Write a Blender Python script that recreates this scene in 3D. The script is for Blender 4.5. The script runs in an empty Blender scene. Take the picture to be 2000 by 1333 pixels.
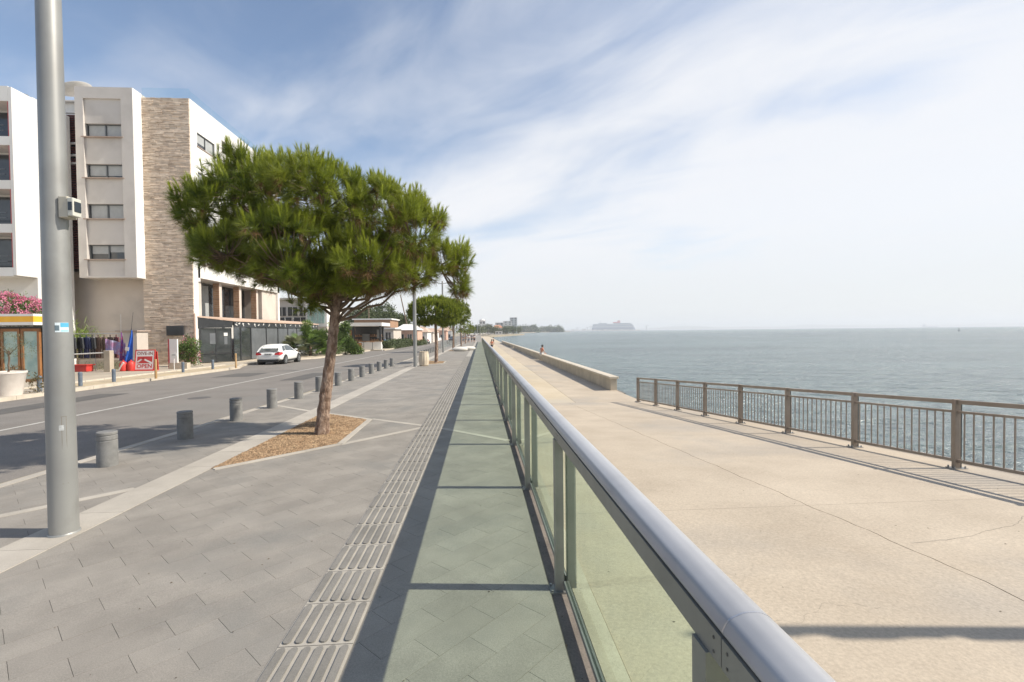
import bpy, bmesh, math, random
import numpy as np
from mathutils import Vector, Matrix
from math import sin, cos, pi, radians, atan, hypot

random.seed(7)
C = bpy.context.scene.collection
SC = bpy.context.scene

# ------------------------------------------------------------------ camera
EYE = 1.67
cam = bpy.data.cameras.new('camera')
cam.sensor_width = 36.0
cam.lens = 36.0 * 930 / 2000
cam.clip_start = 0.05
cam.clip_end = 30000
cam_o = bpy.data.objects.new('camera', cam)
C.objects.link(cam_o)
F, HOR, ROLL, VPX = 930.0, 647.5, 0.0105, 937.0
p1 = Vector((-500, -(HOR + ROLL * 500 - 666.5), -F))
p2 = Vector((500, -(HOR - ROLL * 500 - 666.5), -F))
up = p2.cross(p1).normalized()
if up.y < 0:
    up = -up
fwd = Vector((VPX - 1000, -(HOR - ROLL * (VPX - 1000) - 666.5), -F)).normalized()
rgt = fwd.cross(up)
R = Matrix((rgt, fwd, up))
cam_o.matrix_world = Matrix.Translation((0, 0, EYE)) @ R.to_4x4()
SC.camera = cam_o


def ray(x, y):
    return R @ Vector((x - 1000, -(y - 666.5), -F))


def atY(x, y, Y):
    d = ray(x, y)
    t = Y / d.y
    return Vector((t * d.x, Y, EYE + t * d.z))


# ------------------------------------------------------------------ light and sky
SUN_EL = radians(42)
SUN_DIR = Vector((0.995 * cos(SUN_EL), -0.10 * cos(SUN_EL), sin(SUN_EL))).normalized()
sun = bpy.data.lights.new('sun', 'SUN')
sun.energy = 5.0
sun.angle = radians(0.53)
sun.color = (1.0, 0.93, 0.82)
sun_o = bpy.data.objects.new('sun', sun)
sun_o.rotation_euler = SUN_DIR.to_track_quat('Z', 'Y').to_euler()
C.objects.link(sun_o)

world = bpy.data.worlds.new('World')
SC.world = world
world.use_nodes = True
wn, wl = world.node_tree.nodes, world.node_tree.links
wn.clear()


def wnode(t, **kw):
    n = wn.new(t)
    for k, v in kw.items():
        setattr(n, k, v)
    return n


def wmath(op, a, b=None, c=None):
    n = wnode('ShaderNodeMath', operation=op)
    for i, v in enumerate((a, b, c)):
        if v is None:
            continue
        if isinstance(v, (int, float)):
            n.inputs[i].default_value = v
        else:
            wl.new(v, n.inputs[i])
    return n.outputs[0]


sky = wnode('ShaderNodeTexSky', sky_type='NISHITA')
sky.sun_disc = False
sky.sun_elevation = SUN_EL
sky.sun_rotation = radians(95.7)
sky.air_density = 1.0
sky.dust_density = 0.15
sky.ozone_density = 1.3
bg1 = wnode('ShaderNodeBackground')
bg1.inputs[1].default_value = 0.14
wl.new(sky.outputs[0], bg1.inputs[0])
tc = wnode('ShaderNodeTexCoord')
sep = wnode('ShaderNodeSeparateXYZ')
wl.new(tc.outputs['Generated'], sep.inputs[0])
dx, dy, dz = sep.outputs
zc = wmath('MAXIMUM', dz, 0.0)
den = wmath('ADD', zc, 0.16)
px_ = wmath('DIVIDE', dx, den)
py_ = wmath('DIVIDE', dy, den)
cmb = wnode('ShaderNodeCombineXYZ')
wl.new(px_, cmb.inputs[0])
wl.new(py_, cmb.inputs[1])
mp = wnode('ShaderNodeMapping')
mp.inputs['Scale'].default_value = (0.62, 0.95, 1)
mp.inputs['Location'].default_value = (0.35, 1.9, 0)


def wrot(deg):
    m_ = wnode('ShaderNodeMapping')
    m_.inputs['Rotation'].default_value = (0, 0, radians(deg))
    wl.new(cmb.outputs[0], m_.inputs[0])
    return m_.outputs[0]


wl.new(wrot(38), mp.inputs[0])
n1 = wnode('ShaderNodeTexNoise')
n1.inputs['Scale'].default_value = 1.15
n1.inputs['Detail'].default_value = 9
n1.inputs['Roughness'].default_value = 0.45
n1.inputs['Distortion'].default_value = 0.55
wl.new(mp.outputs[0], n1.inputs[0])
mp2 = wnode('ShaderNodeMapping')
mp2.inputs['Scale'].default_value = (0.55, 1.1, 1)
mp2.inputs['Location'].default_value = (4.2, 0.6, 0)
wl.new(wrot(46), mp2.inputs[0])
n2 = wnode('ShaderNodeTexNoise')
n2.inputs['Scale'].default_value = 2.4
n2.inputs['Detail'].default_value = 10
n2.inputs['Roughness'].default_value = 0.52
n2.inputs['Distortion'].default_value = 0.9
wl.new(mp2.outputs[0], n2.inputs[0])
# cover grows towards the sun side and towards the horizon
bias = wmath('MULTIPLY_ADD', dx, 0.72, 0.10)
bias = wmath('ADD', bias, wmath('MULTIPLY', wmath('SUBTRACT', 0.42, dz), 1.25))
base = wmath('ADD', wmath('MULTIPLY', n1.outputs[0], 1.5), wmath('MULTIPLY', n2.outputs[0], 0.85))
val = wmath('ADD', wmath('SUBTRACT', base, 0.76), bias)
mr = wnode('ShaderNodeMapRange', interpolation_type='SMOOTHSTEP')
mr.inputs['From Min'].default_value = 0.22
mr.inputs['From Max'].default_value = 1.05
mr.inputs['To Min'].default_value = 0.02
mr.inputs['To Max'].default_value = 0.92
wl.new(val, mr.inputs[0])
# thin haze near the horizon
hz = wnode('ShaderNodeMapRange', interpolation_type='SMOOTHSTEP')
hz.inputs['From Min'].default_value = 0.0
hz.inputs['From Max'].default_value = 0.33
hz.inputs['To Min'].default_value = 0.93
hz.inputs['To Max'].default_value = 0.0
wl.new(dz, hz.inputs[0])
n3 = wnode('ShaderNodeTexNoise')
n3.inputs['Scale'].default_value = 1.7
n3.inputs['Detail'].default_value = 11
n3.inputs['Roughness'].default_value = 0.5
n3.inputs['Distortion'].default_value = 0.7
mp3 = wnode('ShaderNodeMapping')
mp3.inputs['Scale'].default_value = (0.7, 1.3, 1)
mp3.inputs['Location'].default_value = (1.3, 7.1, 0)
wl.new(wrot(50), mp3.inputs[0])
wl.new(mp3.outputs[0], n3.inputs[0])
wi = wnode('ShaderNodeMapRange', interpolation_type='SMOOTHSTEP')
wi.inputs['From Min'].default_value = 0.40
wi.inputs['From Max'].default_value = 0.72
wi.inputs['To Min'].default_value = 0.0
wi.inputs['To Max'].default_value = 0.30
wl.new(n3.outputs[0], wi.inputs[0])
cover = wmath('MAXIMUM', mr.outputs[0], hz.outputs[0])
cover = wmath('SUBTRACT', 1.0, wmath('MULTIPLY', wmath('SUBTRACT', 1.0, cover), wmath('SUBTRACT', 1.0, wi.outputs[0])))
cr = wnode('ShaderNodeMix', data_type='RGBA')
cr.inputs[6].default_value = (0.72, 0.735, 0.75, 1)
cr.inputs[7].default_value = (0.81, 0.82, 0.845, 1)
up_ = wnode('ShaderNodeMapRange', interpolation_type='SMOOTHSTEP')
up_.inputs['From Min'].default_value = 0.0
up_.inputs['From Max'].default_value = 0.22
wl.new(dz, up_.inputs[0])
wl.new(up_.outputs[0], cr.inputs[0])
bg2 = wnode('ShaderNodeBackground')
bg2.inputs[1].default_value = 1.0
wl.new(cr.outputs[2], bg2.inputs[0])
mx = wnode('ShaderNodeMixShader')
wl.new(cover, mx.inputs[0])
wl.new(bg1.outputs[0], mx.inputs[1])
wl.new(bg2.outputs[0], mx.inputs[2])
wo = wnode('ShaderNodeOutputWorld')
wl.new(mx.outputs[0], wo.inputs[0])

SC.view_settings.view_transform = 'Standard'
SC.view_settings.look = 'None'
SC.view_settings.gamma = 1
SC.view_settings.use_curve_mapping = False
SC.view_settings.exposure = 0.22
SC.render.engine = 'CYCLES'
SC.cycles.use_denoising = True
SC.cycles.max_bounces = 8
SC.cycles.transparent_max_bounces = 24
SC.cycles.volume_bounces = 1
SC.cycles.caustics_reflective = False
SC.cycles.caustics_refractive = False

# ------------------------------------------------------------------ materials
_M = {}


def mat(name, c1, c2=None, scale=4.0, rough=0.8, bump=0.0, metal=0.0, detail=6, spec=0.5, c3=None, s3=0.6,
        stretch=(1, 1, 1), rnd=0.0, bscale=None, fine=0.0, fscale=180.0, lo=0.35, hi=0.65, attr=None, trans=0.0):
    """noise-mixed colours in world space; fine = speckle amount; rnd = brightness spread per object and island"""
    if name in _M:
        return _M[name]
    m = bpy.data.materials.new(name)
    m.use_nodes = True
    nt = m.node_tree
    nd, lk = nt.nodes, nt.links
    bs = nd['Principled BSDF']
    bs.inputs['Roughness'].default_value = rough
    bs.inputs['Metallic'].default_value = metal
    bs.inputs['Specular IOR Level'].default_value = spec
    geo = nd.new('ShaderNodeNewGeometry')
    mpn = nd.new('ShaderNodeMapping')
    mpn.inputs['Scale'].default_value = stretch
    lk.new(geo.outputs['Position'], mpn.inputs[0])

    def noise(sc, det=detail, r=0.6):
        n = nd.new('ShaderNodeTexNoise')
        n.inputs['Scale'].default_value = sc
        n.inputs['Detail'].default_value = det
        n.inputs['Roughness'].default_value = r
        lk.new(mpn.outputs[0], n.inputs[0])
        return n

    def mixc(f, a, b, typ='MIX'):
        x = nd.new('ShaderNodeMix')
        x.data_type = 'RGBA'
        x.blend_type = typ
        for i, v in ((0, f), (6, a), (7, b)):
            if isinstance(v, (int, float)):
                x.inputs[i].default_value = v
            elif isinstance(v, tuple):
                x.inputs[i].default_value = (*v, 1) if len(v) == 3 else v
            else:
                lk.new(v, x.inputs[i])
        return x.outputs[2]

    def rng(sock, a, b, c, d):
        x = nd.new('ShaderNodeMapRange')
        for i, v in enumerate((a, b, c, d)):
            x.inputs[i + 1].default_value = v
        lk.new(sock, x.inputs[0])
        return x.outputs[0]

    col = None
    if c2 is not None:
        if attr:
            at = nd.new('ShaderNodeAttribute')
            at.attribute_name = attr
            col = mixc(at.outputs['Fac'], c1, c2)
            n0 = noise(scale)
            col = mixc(rng(n0.outputs[0], 0.3, 0.7, 0, 0.35), col, c3 if c3 else c2)
        else:
            n0 = noise(scale)
            col = mixc(rng(n0.outputs[0], lo, hi, 0, 1), c1, c2)
            if c3 is not None:
                n3 = noise(s3, 5)
                col = mixc(rng(n3.outputs[0], 0.5, 0.72, 0, 1), col, c3)
    else:
        col = mixc(0.0, c1, c1)
    if fine > 0:
        nf = noise(fscale, 3, 0.7)
        v = rng(nf.outputs[0], 0.3, 0.7, 1 - fine, 1 + fine)
        cb = nd.new('ShaderNodeCombineColor')
        for i in range(3):
            lk.new(v, cb.inputs[i])
        col = mixc(1.0, col, cb.outputs[0], 'MULTIPLY')
    if rnd > 0:
        oi = nd.new('ShaderNodeObjectInfo')
        ad = nd.new('ShaderNodeMath')
        ad.operation = 'ADD'
        lk.new(oi.outputs['Random'], ad.inputs[0])
        lk.new(geo.outputs['Random Per Island'], ad.inputs[1])
        fr = nd.new('ShaderNodeMath')
        fr.operation = 'FRACT'
        lk.new(ad.outputs[0], fr.inputs[0])
        v = rng(fr.outputs[0], 0, 1, 1 - rnd, 1 + rnd)
        cb = nd.new('ShaderNodeCombineColor')
        for i in range(3):
            lk.new(v, cb.inputs[i])
        col = mixc(1.0, col, cb.outputs[0], 'MULTIPLY')
    lk.new(col, bs.inputs['Base Color'])
    if bump > 0:
        nb = noise(bscale or scale * 4, 8, 0.65)
        b = nd.new('ShaderNodeBump')
        b.inputs['Strength'].default_value = 1.0
        b.inputs['Distance'].default_value = bump
        lk.new(nb.outputs[0], b.inputs['Height'])
        lk.new(b.outputs[0], bs.inputs['Normal'])
    if trans > 0:
        tr = nd.new('ShaderNodeBsdfTranslucent')
        lk.new(col, tr.inputs[0])
        ms = nd.new('ShaderNodeMixShader')
        ms.inputs[0].default_value = trans
        lk.new(bs.outputs[0], ms.inputs[1])
        lk.new(tr.outputs[0], ms.inputs[2])
        lk.new(ms.outputs[0], nd['Material Output'].inputs[0])
    _M[name] = m
    return m


def glass_mat(name, tint, rough=0.0, alpha=1.0, ior=1.45):
    """sheet glass: tinted see-through plus a mirror share by angle"""
    m = bpy.data.materials.new(name)
    m.use_nodes = True
    nd, lk = m.node_tree.nodes, m.node_tree.links
    nd.clear()
    t = nd.new('ShaderNodeBsdfTransparent')
    t.inputs[0].default_value = (*tint, 1)
    g = nd.new('ShaderNodeBsdfGlossy')
    g.inputs['Roughness'].default_value = rough
    g.inputs[0].default_value = (0.9, 0.95, 0.93, 1)
    fr = nd.new('ShaderNodeFresnel')
    fr.inputs[0].default_value = ior
    mxs = nd.new('ShaderNodeMixShader')
    gg = nd.new('ShaderNodeNewGeometry')
    m1 = nd.new('ShaderNodeMath')
    m1.operation = 'SUBTRACT'
    m1.inputs[0].default_value = 1.0
    lk.new(gg.outputs['Backfacing'], m1.inputs[1])
    m2 = nd.new('ShaderNodeMath')
    m2.operation = 'MULTIPLY'
    lk.new(m1.outputs[0], m2.inputs[0])
    lk.new(fr.outputs[0], m2.inputs[1])
    lk.new(m2.outputs[0], mxs.inputs[0])
    lk.new(t.outputs[0], mxs.inputs[1])
    lk.new(g.outputs[0], mxs.inputs[2])
    o = nd.new('ShaderNodeOutputMaterial')
    lk.new(mxs.outputs[0], o.inputs[0])
    return m


# ------------------------------------------------------------------ mesh helpers
class MB:
    def __init__(self):
        self.v, self.f, self.mi = [], [], []
        self.cur = 0

    def add(self, vs, fs):
        o = len(self.v)
        self.v += [tuple(p) for p in vs]
        for f in fs:
            self.f.append([i + o for i in f])
            self.mi.append(self.cur)
        return self

    def box(self, x0, x1, y0, y1, z0, z1):
        vs = [(x0, y0, z0), (x1, y0, z0), (x1, y1, z0), (x0, y1, z0), (x0, y0, z1), (x1, y0, z1), (x1, y1, z1), (x0, y1, z1)]
        return self.add(vs, [(3, 2, 1, 0), (4, 5, 6, 7), (0, 1, 5, 4), (1, 2, 6, 5), (2, 3, 7, 6), (3, 0, 4, 7)])

    def obox(self, c, s, rot=(0, 0, 0)):
        from mathutils import Euler
        e = Euler(rot).to_matrix()
        vs = []
        for a in (-.5, .5):
            for b in (-.5, .5):
                for d in (-.5, .5):
                    vs.append(Vector(c) + e @ Vector((a * s[0], b * s[1], d * s[2])))
        return self.add(vs, [(0, 1, 3, 2), (4, 6, 7, 5), (0, 4, 5, 1), (2, 3, 7, 6), (0, 2, 6, 4), (1, 5, 7, 3)])

    def prism(self, poly, z0, z1, zf=None):
        """poly (x,y) counter-clockwise; zf(x,y) adds a height"""
        n = len(poly)
        zf = zf or (lambda x, y: 0)
        vs = [(x, y, z0 + zf(x, y)) for x, y in poly] + [(x, y, z1 + zf(x, y)) for x, y in poly]
        fs = [tuple(range(n - 1, -1, -1)), tuple(range(n, 2 * n))]
        for i in range(n):
            j = (i + 1) % n
            fs.append((i, j, n + j, n + i))
        return self.add(vs, fs)

    def quad(self, a, b, c, d):
        return self.add([a, b, c, d], [(0, 1, 2, 3)])

    def tube(self, pts, rad, n=10, cap=True):
        """round bar through points with radius per point"""
        pts = [Vector(p) for p in pts]
        if isinstance(rad, (int, float)):
            rad = [rad] * len(pts)
        o = len(self.v)
        vs = []
        ref = None
        for i, p in enumerate(pts):
            d = (pts[min(i + 1, len(pts) - 1)] - pts[max(i - 1, 0)]).normalized()
            if ref is None:
                ref = Vector((1, 0, 0)) if abs(d.x) < .9 else Vector((0, 1, 0))
            u = (ref - d * ref.dot(d)).normalized()
            w = d.cross(u)
            ref = u
            for k in range(n):
                a = 2 * pi * k / n
                vs.append(p + (u * cos(a) + w * sin(a)) * rad[i])
        fs = []
        for i in range(len(pts) - 1):
            for k in range(n):
                a, b = i * n + k, i * n + (k + 1) % n
                fs.append((a, b, b + n, a + n))
        if cap:
            fs.append(tuple(range(n - 1, -1, -1)))
            fs.append(tuple(range((len(pts) - 1) * n, len(pts) * n)))
        return self.add(vs, fs)

    def lathe(self, prof, n=24, c=(0, 0, 0)):
        vs = []
        for r, z in prof:
            for k in range(n):
                a = 2 * pi * k / n
                vs.append((c[0] + r * cos(a), c[1] + r * sin(a), c[2] + z))
        fs = []
        m = len(prof)
        for i in range(m - 1):
            for k in range(n):
                a, b = i * n + k, i * n + (k + 1) % n
                fs.append((a, b, b + n, a + n))
        fs.append(tuple(range(n - 1, -1, -1)))
        fs.append(tuple(range((m - 1) * n, m * n)))
        return self.add(vs, fs)

    def extrude_x(self, prof, x0, x1):
        """prof of (y,z) extruded along x"""
        n = len(prof)
        vs = [(x0, y, z) for y, z in prof] + [(x1, y, z) for y, z in prof]
        fs = [tuple(range(n)), tuple(range(2 * n - 1, n - 1, -1))]
        for i in range(n):
            j = (i + 1) % n
            fs.append((j, i, n + i, n + j))
        return self.add(vs, fs)

    def extrude_y(self, prof, y0, y1):
        n = len(prof)
        vs = [(x, y0, z) for x, z in prof] + [(x, y1, z) for x, z in prof]
        fs = [tuple(range(n - 1, -1, -1)), tuple(range(n, 2 * n))]
        for i in range(n):
            j = (i + 1) % n
            fs.append((i, j, n + j, n + i))
        return self.add(vs, fs)

    def mesh(self, name, mats, smooth=False):
        me = bpy.data.meshes.new(name)
        me.from_pydata(self.v, [], self.f)
        for m in (mats if isinstance(mats, (list, tuple)) else [mats]):
            me.materials.append(m)
        me.polygons.foreach_set('material_index', self.mi)
        if smooth:
            me.polygons.foreach_set('use_smooth', [True] * len(me.polygons))
        me.update()
        return me

    def build(self, name, mats, parent=None, local=False, smooth=False, bevel=0, auto=False, fix=True, **props):
        if parent is not None and not local:
            off = Vector((0, 0, 0))
            p = parent
            while p is not None:
                off += p.location
                p = p.parent
            self.v = [(x - off.x, y - off.y, z - off.z) for x, y, z in self.v]
        me = self.mesh(name, mats, smooth)
        if fix:
            bm = bmesh.new()
            bm.from_mesh(me)
            bmesh.ops.recalc_face_normals(bm, faces=bm.faces)
            bm.to_mesh(me)
            bm.free()
        if smooth:
            me.set_sharp_from_angle(angle=radians(40))
        o = bpy.data.objects.new(name, me)
        C.objects.link(o)
        o.parent = parent
        if bevel:
            b = o.modifiers.new('bevel', 'BEVEL')
            b.width = bevel
            b.segments = 2
            b.limit_method = 'ANGLE'
        tag(o, **props)
        return o


def tag(o, label=None, cat=None, group=None, kind=None):
    if label:
        o['label'] = label
    if cat:
        o['category'] = cat
    if group:
        o['group'] = group
    if kind:
        o['kind'] = kind
    return o


def thing(name, label, cat, loc=(0, 0, 0), rotz=0, group=None):
    o = bpy.data.objects.new(name, None)
    o.empty_display_size = 0.2
    C.objects.link(o)
    o.location = loc
    o.rotation_euler = (0, 0, rotz)
    return tag(o, label, cat, group)


KIDS = {}


def children(o):
    if o.name not in KIDS:
        KIDS[o.name] = [x for x in bpy.data.objects if x.parent == o]
    return KIDS[o.name]


def dup(root, loc, rotz=None, label=None, scale=None):
    r = root.copy()
    C.objects.link(r)
    r.location = loc
    if rotz is not None:
        r.rotation_euler = (0, 0, rotz)
    if scale:
        r.scale = (scale,) * 3 if isinstance(scale, (int, float)) else scale
    if label:
        r['label'] = label
    for ch in children(root):
        c = ch.copy()
        C.objects.link(c)
        c.parent = r
        for g in children(ch):
            d = g.copy()
            C.objects.link(d)
            d.parent = c
    return r


def link_mesh(name, me, loc=(0, 0, 0), rot=(0, 0, 0), parent=None, **props):
    o = bpy.data.objects.new(name, me)
    C.objects.link(o)
    o.location = loc
    o.rotation_euler = rot
    o.parent = parent
    return tag(o, **props)


def np_mesh(name, verts, faces, mats, shade=None, smooth=False):
    """verts (n,3), faces (m,k) numpy"""
    me = bpy.data.meshes.new(name)
    n, (m, k) = len(verts), faces.shape
    me.vertices.add(n)
    me.vertices.foreach_set('co', np.ascontiguousarray(verts, dtype=np.float32).ravel())
    me.loops.add(m * k)
    me.loops.foreach_set('vertex_index', np.ascontiguousarray(faces, dtype=np.int32).ravel())
    me.polygons.add(m)
    me.polygons.foreach_set('loop_start', np.arange(0, m * k, k, dtype=np.int32))
    me.polygons.foreach_set('loop_total', np.full(m, k, dtype=np.int32))
    for mt in (mats if isinstance(mats, (list, tuple)) else [mats]):
        me.materials.append(mt)
    if shade is not None:
        a = me.attributes.new('shade', 'FLOAT', 'POINT')
        a.data.foreach_set('value', np.ascontiguousarray(shade, dtype=np.float32))
    me.update(calc_edges=True)
    me.validate()
    return me


ORD = ('first second third fourth fifth sixth seventh eighth ninth tenth eleventh twelfth thirteenth fourteenth fifteenth '
       'sixteenth seventeenth eighteenth nineteenth twentieth twenty-first twenty-second twenty-third twenty-fourth').split()

# ------------------------------------------------------------------ levels of the place
SEA = -2.4


def g(y):                                    # upper promenade
    return -0.0074 * min(y, 120)


SLOPE = atan(-0.0074)


def ramp(y):                                 # lower promenade: level, ramp, then level again
    if y < 3.1:
        return -0.0074 * y - 0.005
    if y < 17.8:
        return -0.028 - (y - 3.1) * 0.0702
    return -1.06 - 0.004 * (min(y, 140) - 17.8)


# ================================================================== SETTING
m_asph = mat('asphalt', (0.185, 0.165, 0.144), (0.225, 0.203, 0.178), 0.9, 0.9, 0.004, c3=(0.20, 0.188, 0.168), s3=0.25, fine=0.25, fscale=60, bscale=90)
m_joint = mat('paving_joint', (0.16, 0.148, 0.13), (0.21, 0.193, 0.17), 3, 0.95)
m_pav = mat('grey_granite', (0.240, 0.217, 0.187), (0.305, 0.276, 0.238), 1.9, 0.82, 0.0015, c3=(0.222, 0.210, 0.188), s3=0.9,
            rnd=0.055, fine=0.20, fscale=150, bscale=160)
m_light = mat('pale_granite', (0.40, 0.36, 0.305), (0.48, 0.435, 0.37), 2.2, 0.8, 0.0012, rnd=0.05, fine=0.16, fscale=160, bscale=150,
              c3=(0.40, 0.36, 0.31), s3=0.8)
m_conc = mat('pale_concrete', (0.425, 0.35, 0.262), (0.53, 0.445, 0.34), 0.9, 0.85, 0.003, c3=(0.365, 0.325, 0.275), s3=0.3, fine=0.15, fscale=45, bscale=22, lo=.3, hi=.7, rnd=.02)
m_conc2 = mat('wall_concrete', (0.46, 0.40, 0.31), (0.56, 0.49, 0.385), 1.4, 0.85, 0.004, c3=(0.38, 0.33, 0.26), s3=0.5, fine=0.1, fscale=60, rnd=0.05)
m_strip = mat('weathered_concrete', (0.17, 0.145, 0.12), (0.24, 0.205, 0.17), 5, 0.9, 0.003, fine=0.2, fscale=90)
m_soil = mat('dry_ground', (0.30, 0.25, 0.18), (0.40, 0.34, 0.25), 1.2, 0.95, 0.006, c3=(0.20, 0.19, 0.12), s3=0.3, fine=0.2, fscale=30)
m_white_line = mat('road_paint', (0.40, 0.38, 0.34), (0.55, 0.53, 0.48), 6, 0.8)
m_side = mat('left_pavement', (0.40, 0.34, 0.26), (0.48, 0.42, 0.33), 0.9, 0.9, 0.003, c3=(0.33, 0.29, 0.235), s3=0.4, fine=0.12, fscale=50)

# sea -------------------------------------------------------------
ms = bpy.data.materials.new('sea_water')
ms.use_nodes = True
nd, lk = ms.node_tree.nodes, ms.node_tree.links
bs = nd['Principled BSDF']
bs.inputs['Roughness'].default_value = 0.2
bs.inputs['IOR'].default_value = 1.33
geo = nd.new('ShaderNodeNewGeometry')


def _wave(scale, rot, sx, sy, det, rough=0.55, dist=0.4):
    m_ = nd.new('ShaderNodeMapping')
    m_.inputs['Rotation'].default_value = (0, 0, radians(rot))
    m_.inputs['Scale'].default_value = (sx, sy, 1)
    lk.new(geo.outputs['Position'], m_.inputs[0])
    n_ = nd.new('ShaderNodeTexNoise')
    n_.inputs['Scale'].default_value = scale
    n_.inputs['Detail'].default_value = det
    n_.inputs['Roughness'].default_value = rough
    n_.inputs['Distortion'].default_value = dist
    lk.new(m_.outputs[0], n_.inputs[0])
    return n_.outputs[0]


def _mth(op, a, b):
    n_ = nd.new('ShaderNodeMath')
    n_.operation = op
    for i, v in enumerate((a, b)):
        if isinstance(v, (int, float)):
            n_.inputs[i].default_value = v
        else:
            lk.new(v, n_.inputs[i])
    return n_.outputs[0]


h = _mth('ADD', _mth('MULTIPLY', _wave(0.38, 12, 0.55, 1.7, 6), 1.25), _mth('MULTIPLY', _wave(1.7, -18, 0.6, 1.4, 5), 0.38))
bmp = nd.new('ShaderNodeBump')
bmp.inputs['Strength'].default_value = 1.0
bmp.inputs['Distance'].default_value = 1.5
lk.new(h, bmp.inputs['Height'])
lk.new(bmp.outputs[0], bs.inputs['Normal'])
mxn = nd.new('ShaderNodeMix')
mxn.data_type = 'RGBA'
mxn.inputs[6].default_value = (0.115, 0.160, 0.165, 1)
mxn.inputs[7].default_value = (0.155, 0.215, 0.212, 1)
pn = _wave(0.035, 8, 0.5, 1.6, 4, 0.5, 0.6)
mrn = nd.new('ShaderNodeMapRange')
mrn.inputs[1].default_value = 0.38
mrn.inputs[2].default_value = 0.62
lk.new(pn, mrn.inputs[0])
lk.new(mrn.outputs[0], mxn.inputs[0])
lk.new(mxn.outputs[2], bs.inputs['Base Color'])

b = MB()
b.add([(5.0, -60, SEA), (5.0, 9000, SEA), (9500, 9000, SEA), (9500, -60, SEA), (-3000, 9000, SEA), (-3000, 300, SEA), (5.0, 300, SEA)],
      [(0, 3, 2, 1), (6, 1, 4, 5)])
b.build('sea', ms, kind='structure', fix=False)
bed = MB()
bed.quad((-3000, -60, SEA - 1.5), (9500, -60, SEA - 1.5), (9500, 9000, SEA - 1.5), (-3000, 9000, SEA - 1.5))
bed.build('seabed', m_soil, kind='structure', fix=False)

# ground ----------------------------------------------------------
XK = lambda y: -5.62 + 0.047 * min(max(y - 5, 0), 9.5) + (0.004 * (max(y - 14.5, 0)) if y < 60 else 0.18)   # kerb line


def gl(y):                                   # low ground on the road side
    return g(y) - 0.27


ys = [-20, 0, 30, 60, 120, 200, 330]
b = MB()
for y0, y1 in zip(ys, ys[1:]):
    b.quad((-400, y0, gl(y0) - .05), (-14, y0, gl(y0) - .05), (-14, y1, gl(y1) - .05), (-400, y1, gl(y1) - .05))
    b.quad((-14, y0, gl(y0) - .05), (0.6, y0, gl(y0) - .05), (0.6, y1, gl(y1) - .05), (-14, y1, gl(y1) - .05))
# the land that carries on along the bay
coast = [(-2500, 330), (6.5, 330), (14, 360), (30, 430), (47, 500), (44, 520), (20, 540), (40, 700), (95, 1000), (180, 1400), (300, 1560),
         (290, 1600), (-2500, 1700)]
o_ = len(b.v)
b.add([(x, y, gl(300) - .05) for x, y in coast], [tuple(range(len(coast)))])
for (x0, y0), (x1, y1) in zip(coast[1:-2], coast[2:-1]):
    b.quad((x0, y0, gl(300) - .05), (x1, y1, gl(300) - .05), (x1, y1, SEA - 1), (x0, y0, SEA - 1))
b.build('ground', m_soil, kind='structure')

# road -------------------------------------------------------------


def xsec_strip(b, xa, xb, za, zb, y0, y1, step=6):
    y = y0
    while y < y1 - 1e-6:
        yn = min(y + step, y1)
        A = [(xa(y) if callable(xa) else xa, y, g(y) + za), (xb(y) if callable(xb) else xb, y, g(y) + zb),
             (xb(yn) if callable(xb) else xb, yn, g(yn) + zb), (xa(yn) if callable(xa) else xa, yn, g(yn) + za)]
        b.quad(*A)
        y = yn
    return b


FARK = lambda y: -14.6 if y < 30 else (-14.6 - 1.2 * min((y - 30) / 3, 1) if y < 39 else -15.8 + 1.8 * min((y - 39) / 3, 1))
b = MB()
xsec_strip(b, -9.6, XK, -0.15, -0.115, -10, 330, 3)
xsec_strip(b, FARK, -9.6, -0.21, -0.15, -10, 330, 1.5)
road = b.build('road', m_asph, kind='structure')
b = MB()
xsec_strip(b, -9.72, -9.60, -0.146, -0.145, -10, 200, 5)
b.build('road_marking', m_white_line, road)
b = MB()
xsec_strip(b, lambda y: XK(y) - 0.42, lambda y: XK(y) - 0.34, -0.113, -0.112, -10, 120, 5)
b.build('edge_line', mat('yellow_paint', (0.50, 0.40, 0.22), (0.36, 0.32, 0.24), 6, 0.85), road)
b = MB()
b.lathe([(0.30, 0), (0.30, .006), (.27, .008)], 24, (-8.5, 15.0, g(15) - 0.142))
b.build('manhole_cover', mat('iron_cover', (0.09, 0.085, 0.08), (0.13, 0.12, 0.11), 20, 0.7), road)
# patches of darker repair asphalt
b = MB()
for x0, x1, y0, y1 in ((-12.6, -10.9, 23.2, 25.6), (-8.4, -7.4, 20.5, 24.5), (-12.9, -11.9, 12.4, 17.0)):
    zz = lambda x: -0.15 + (x + 9.6) * (0.035 / 4.3 if x > -9.6 else 0.06 / 5.0) + 0.005
    b.quad((x0, y0, g(y0) + zz(x0)), (x1, y0, g(y0) + zz(x1)), (x1, y1, g(y1) + zz(x1)), (x0, y1, g(y1) + zz(x0)))
b.build('asphalt_patch', mat('repair_asphalt', (0.095, 0.09, 0.083), (0.12, 0.112, 0.10), 2, 0.9, 0.004, fine=.2, fscale=60), road)

# kerb stones along the promenade -----------------------------------
pave = MB()
y = -3.0
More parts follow.
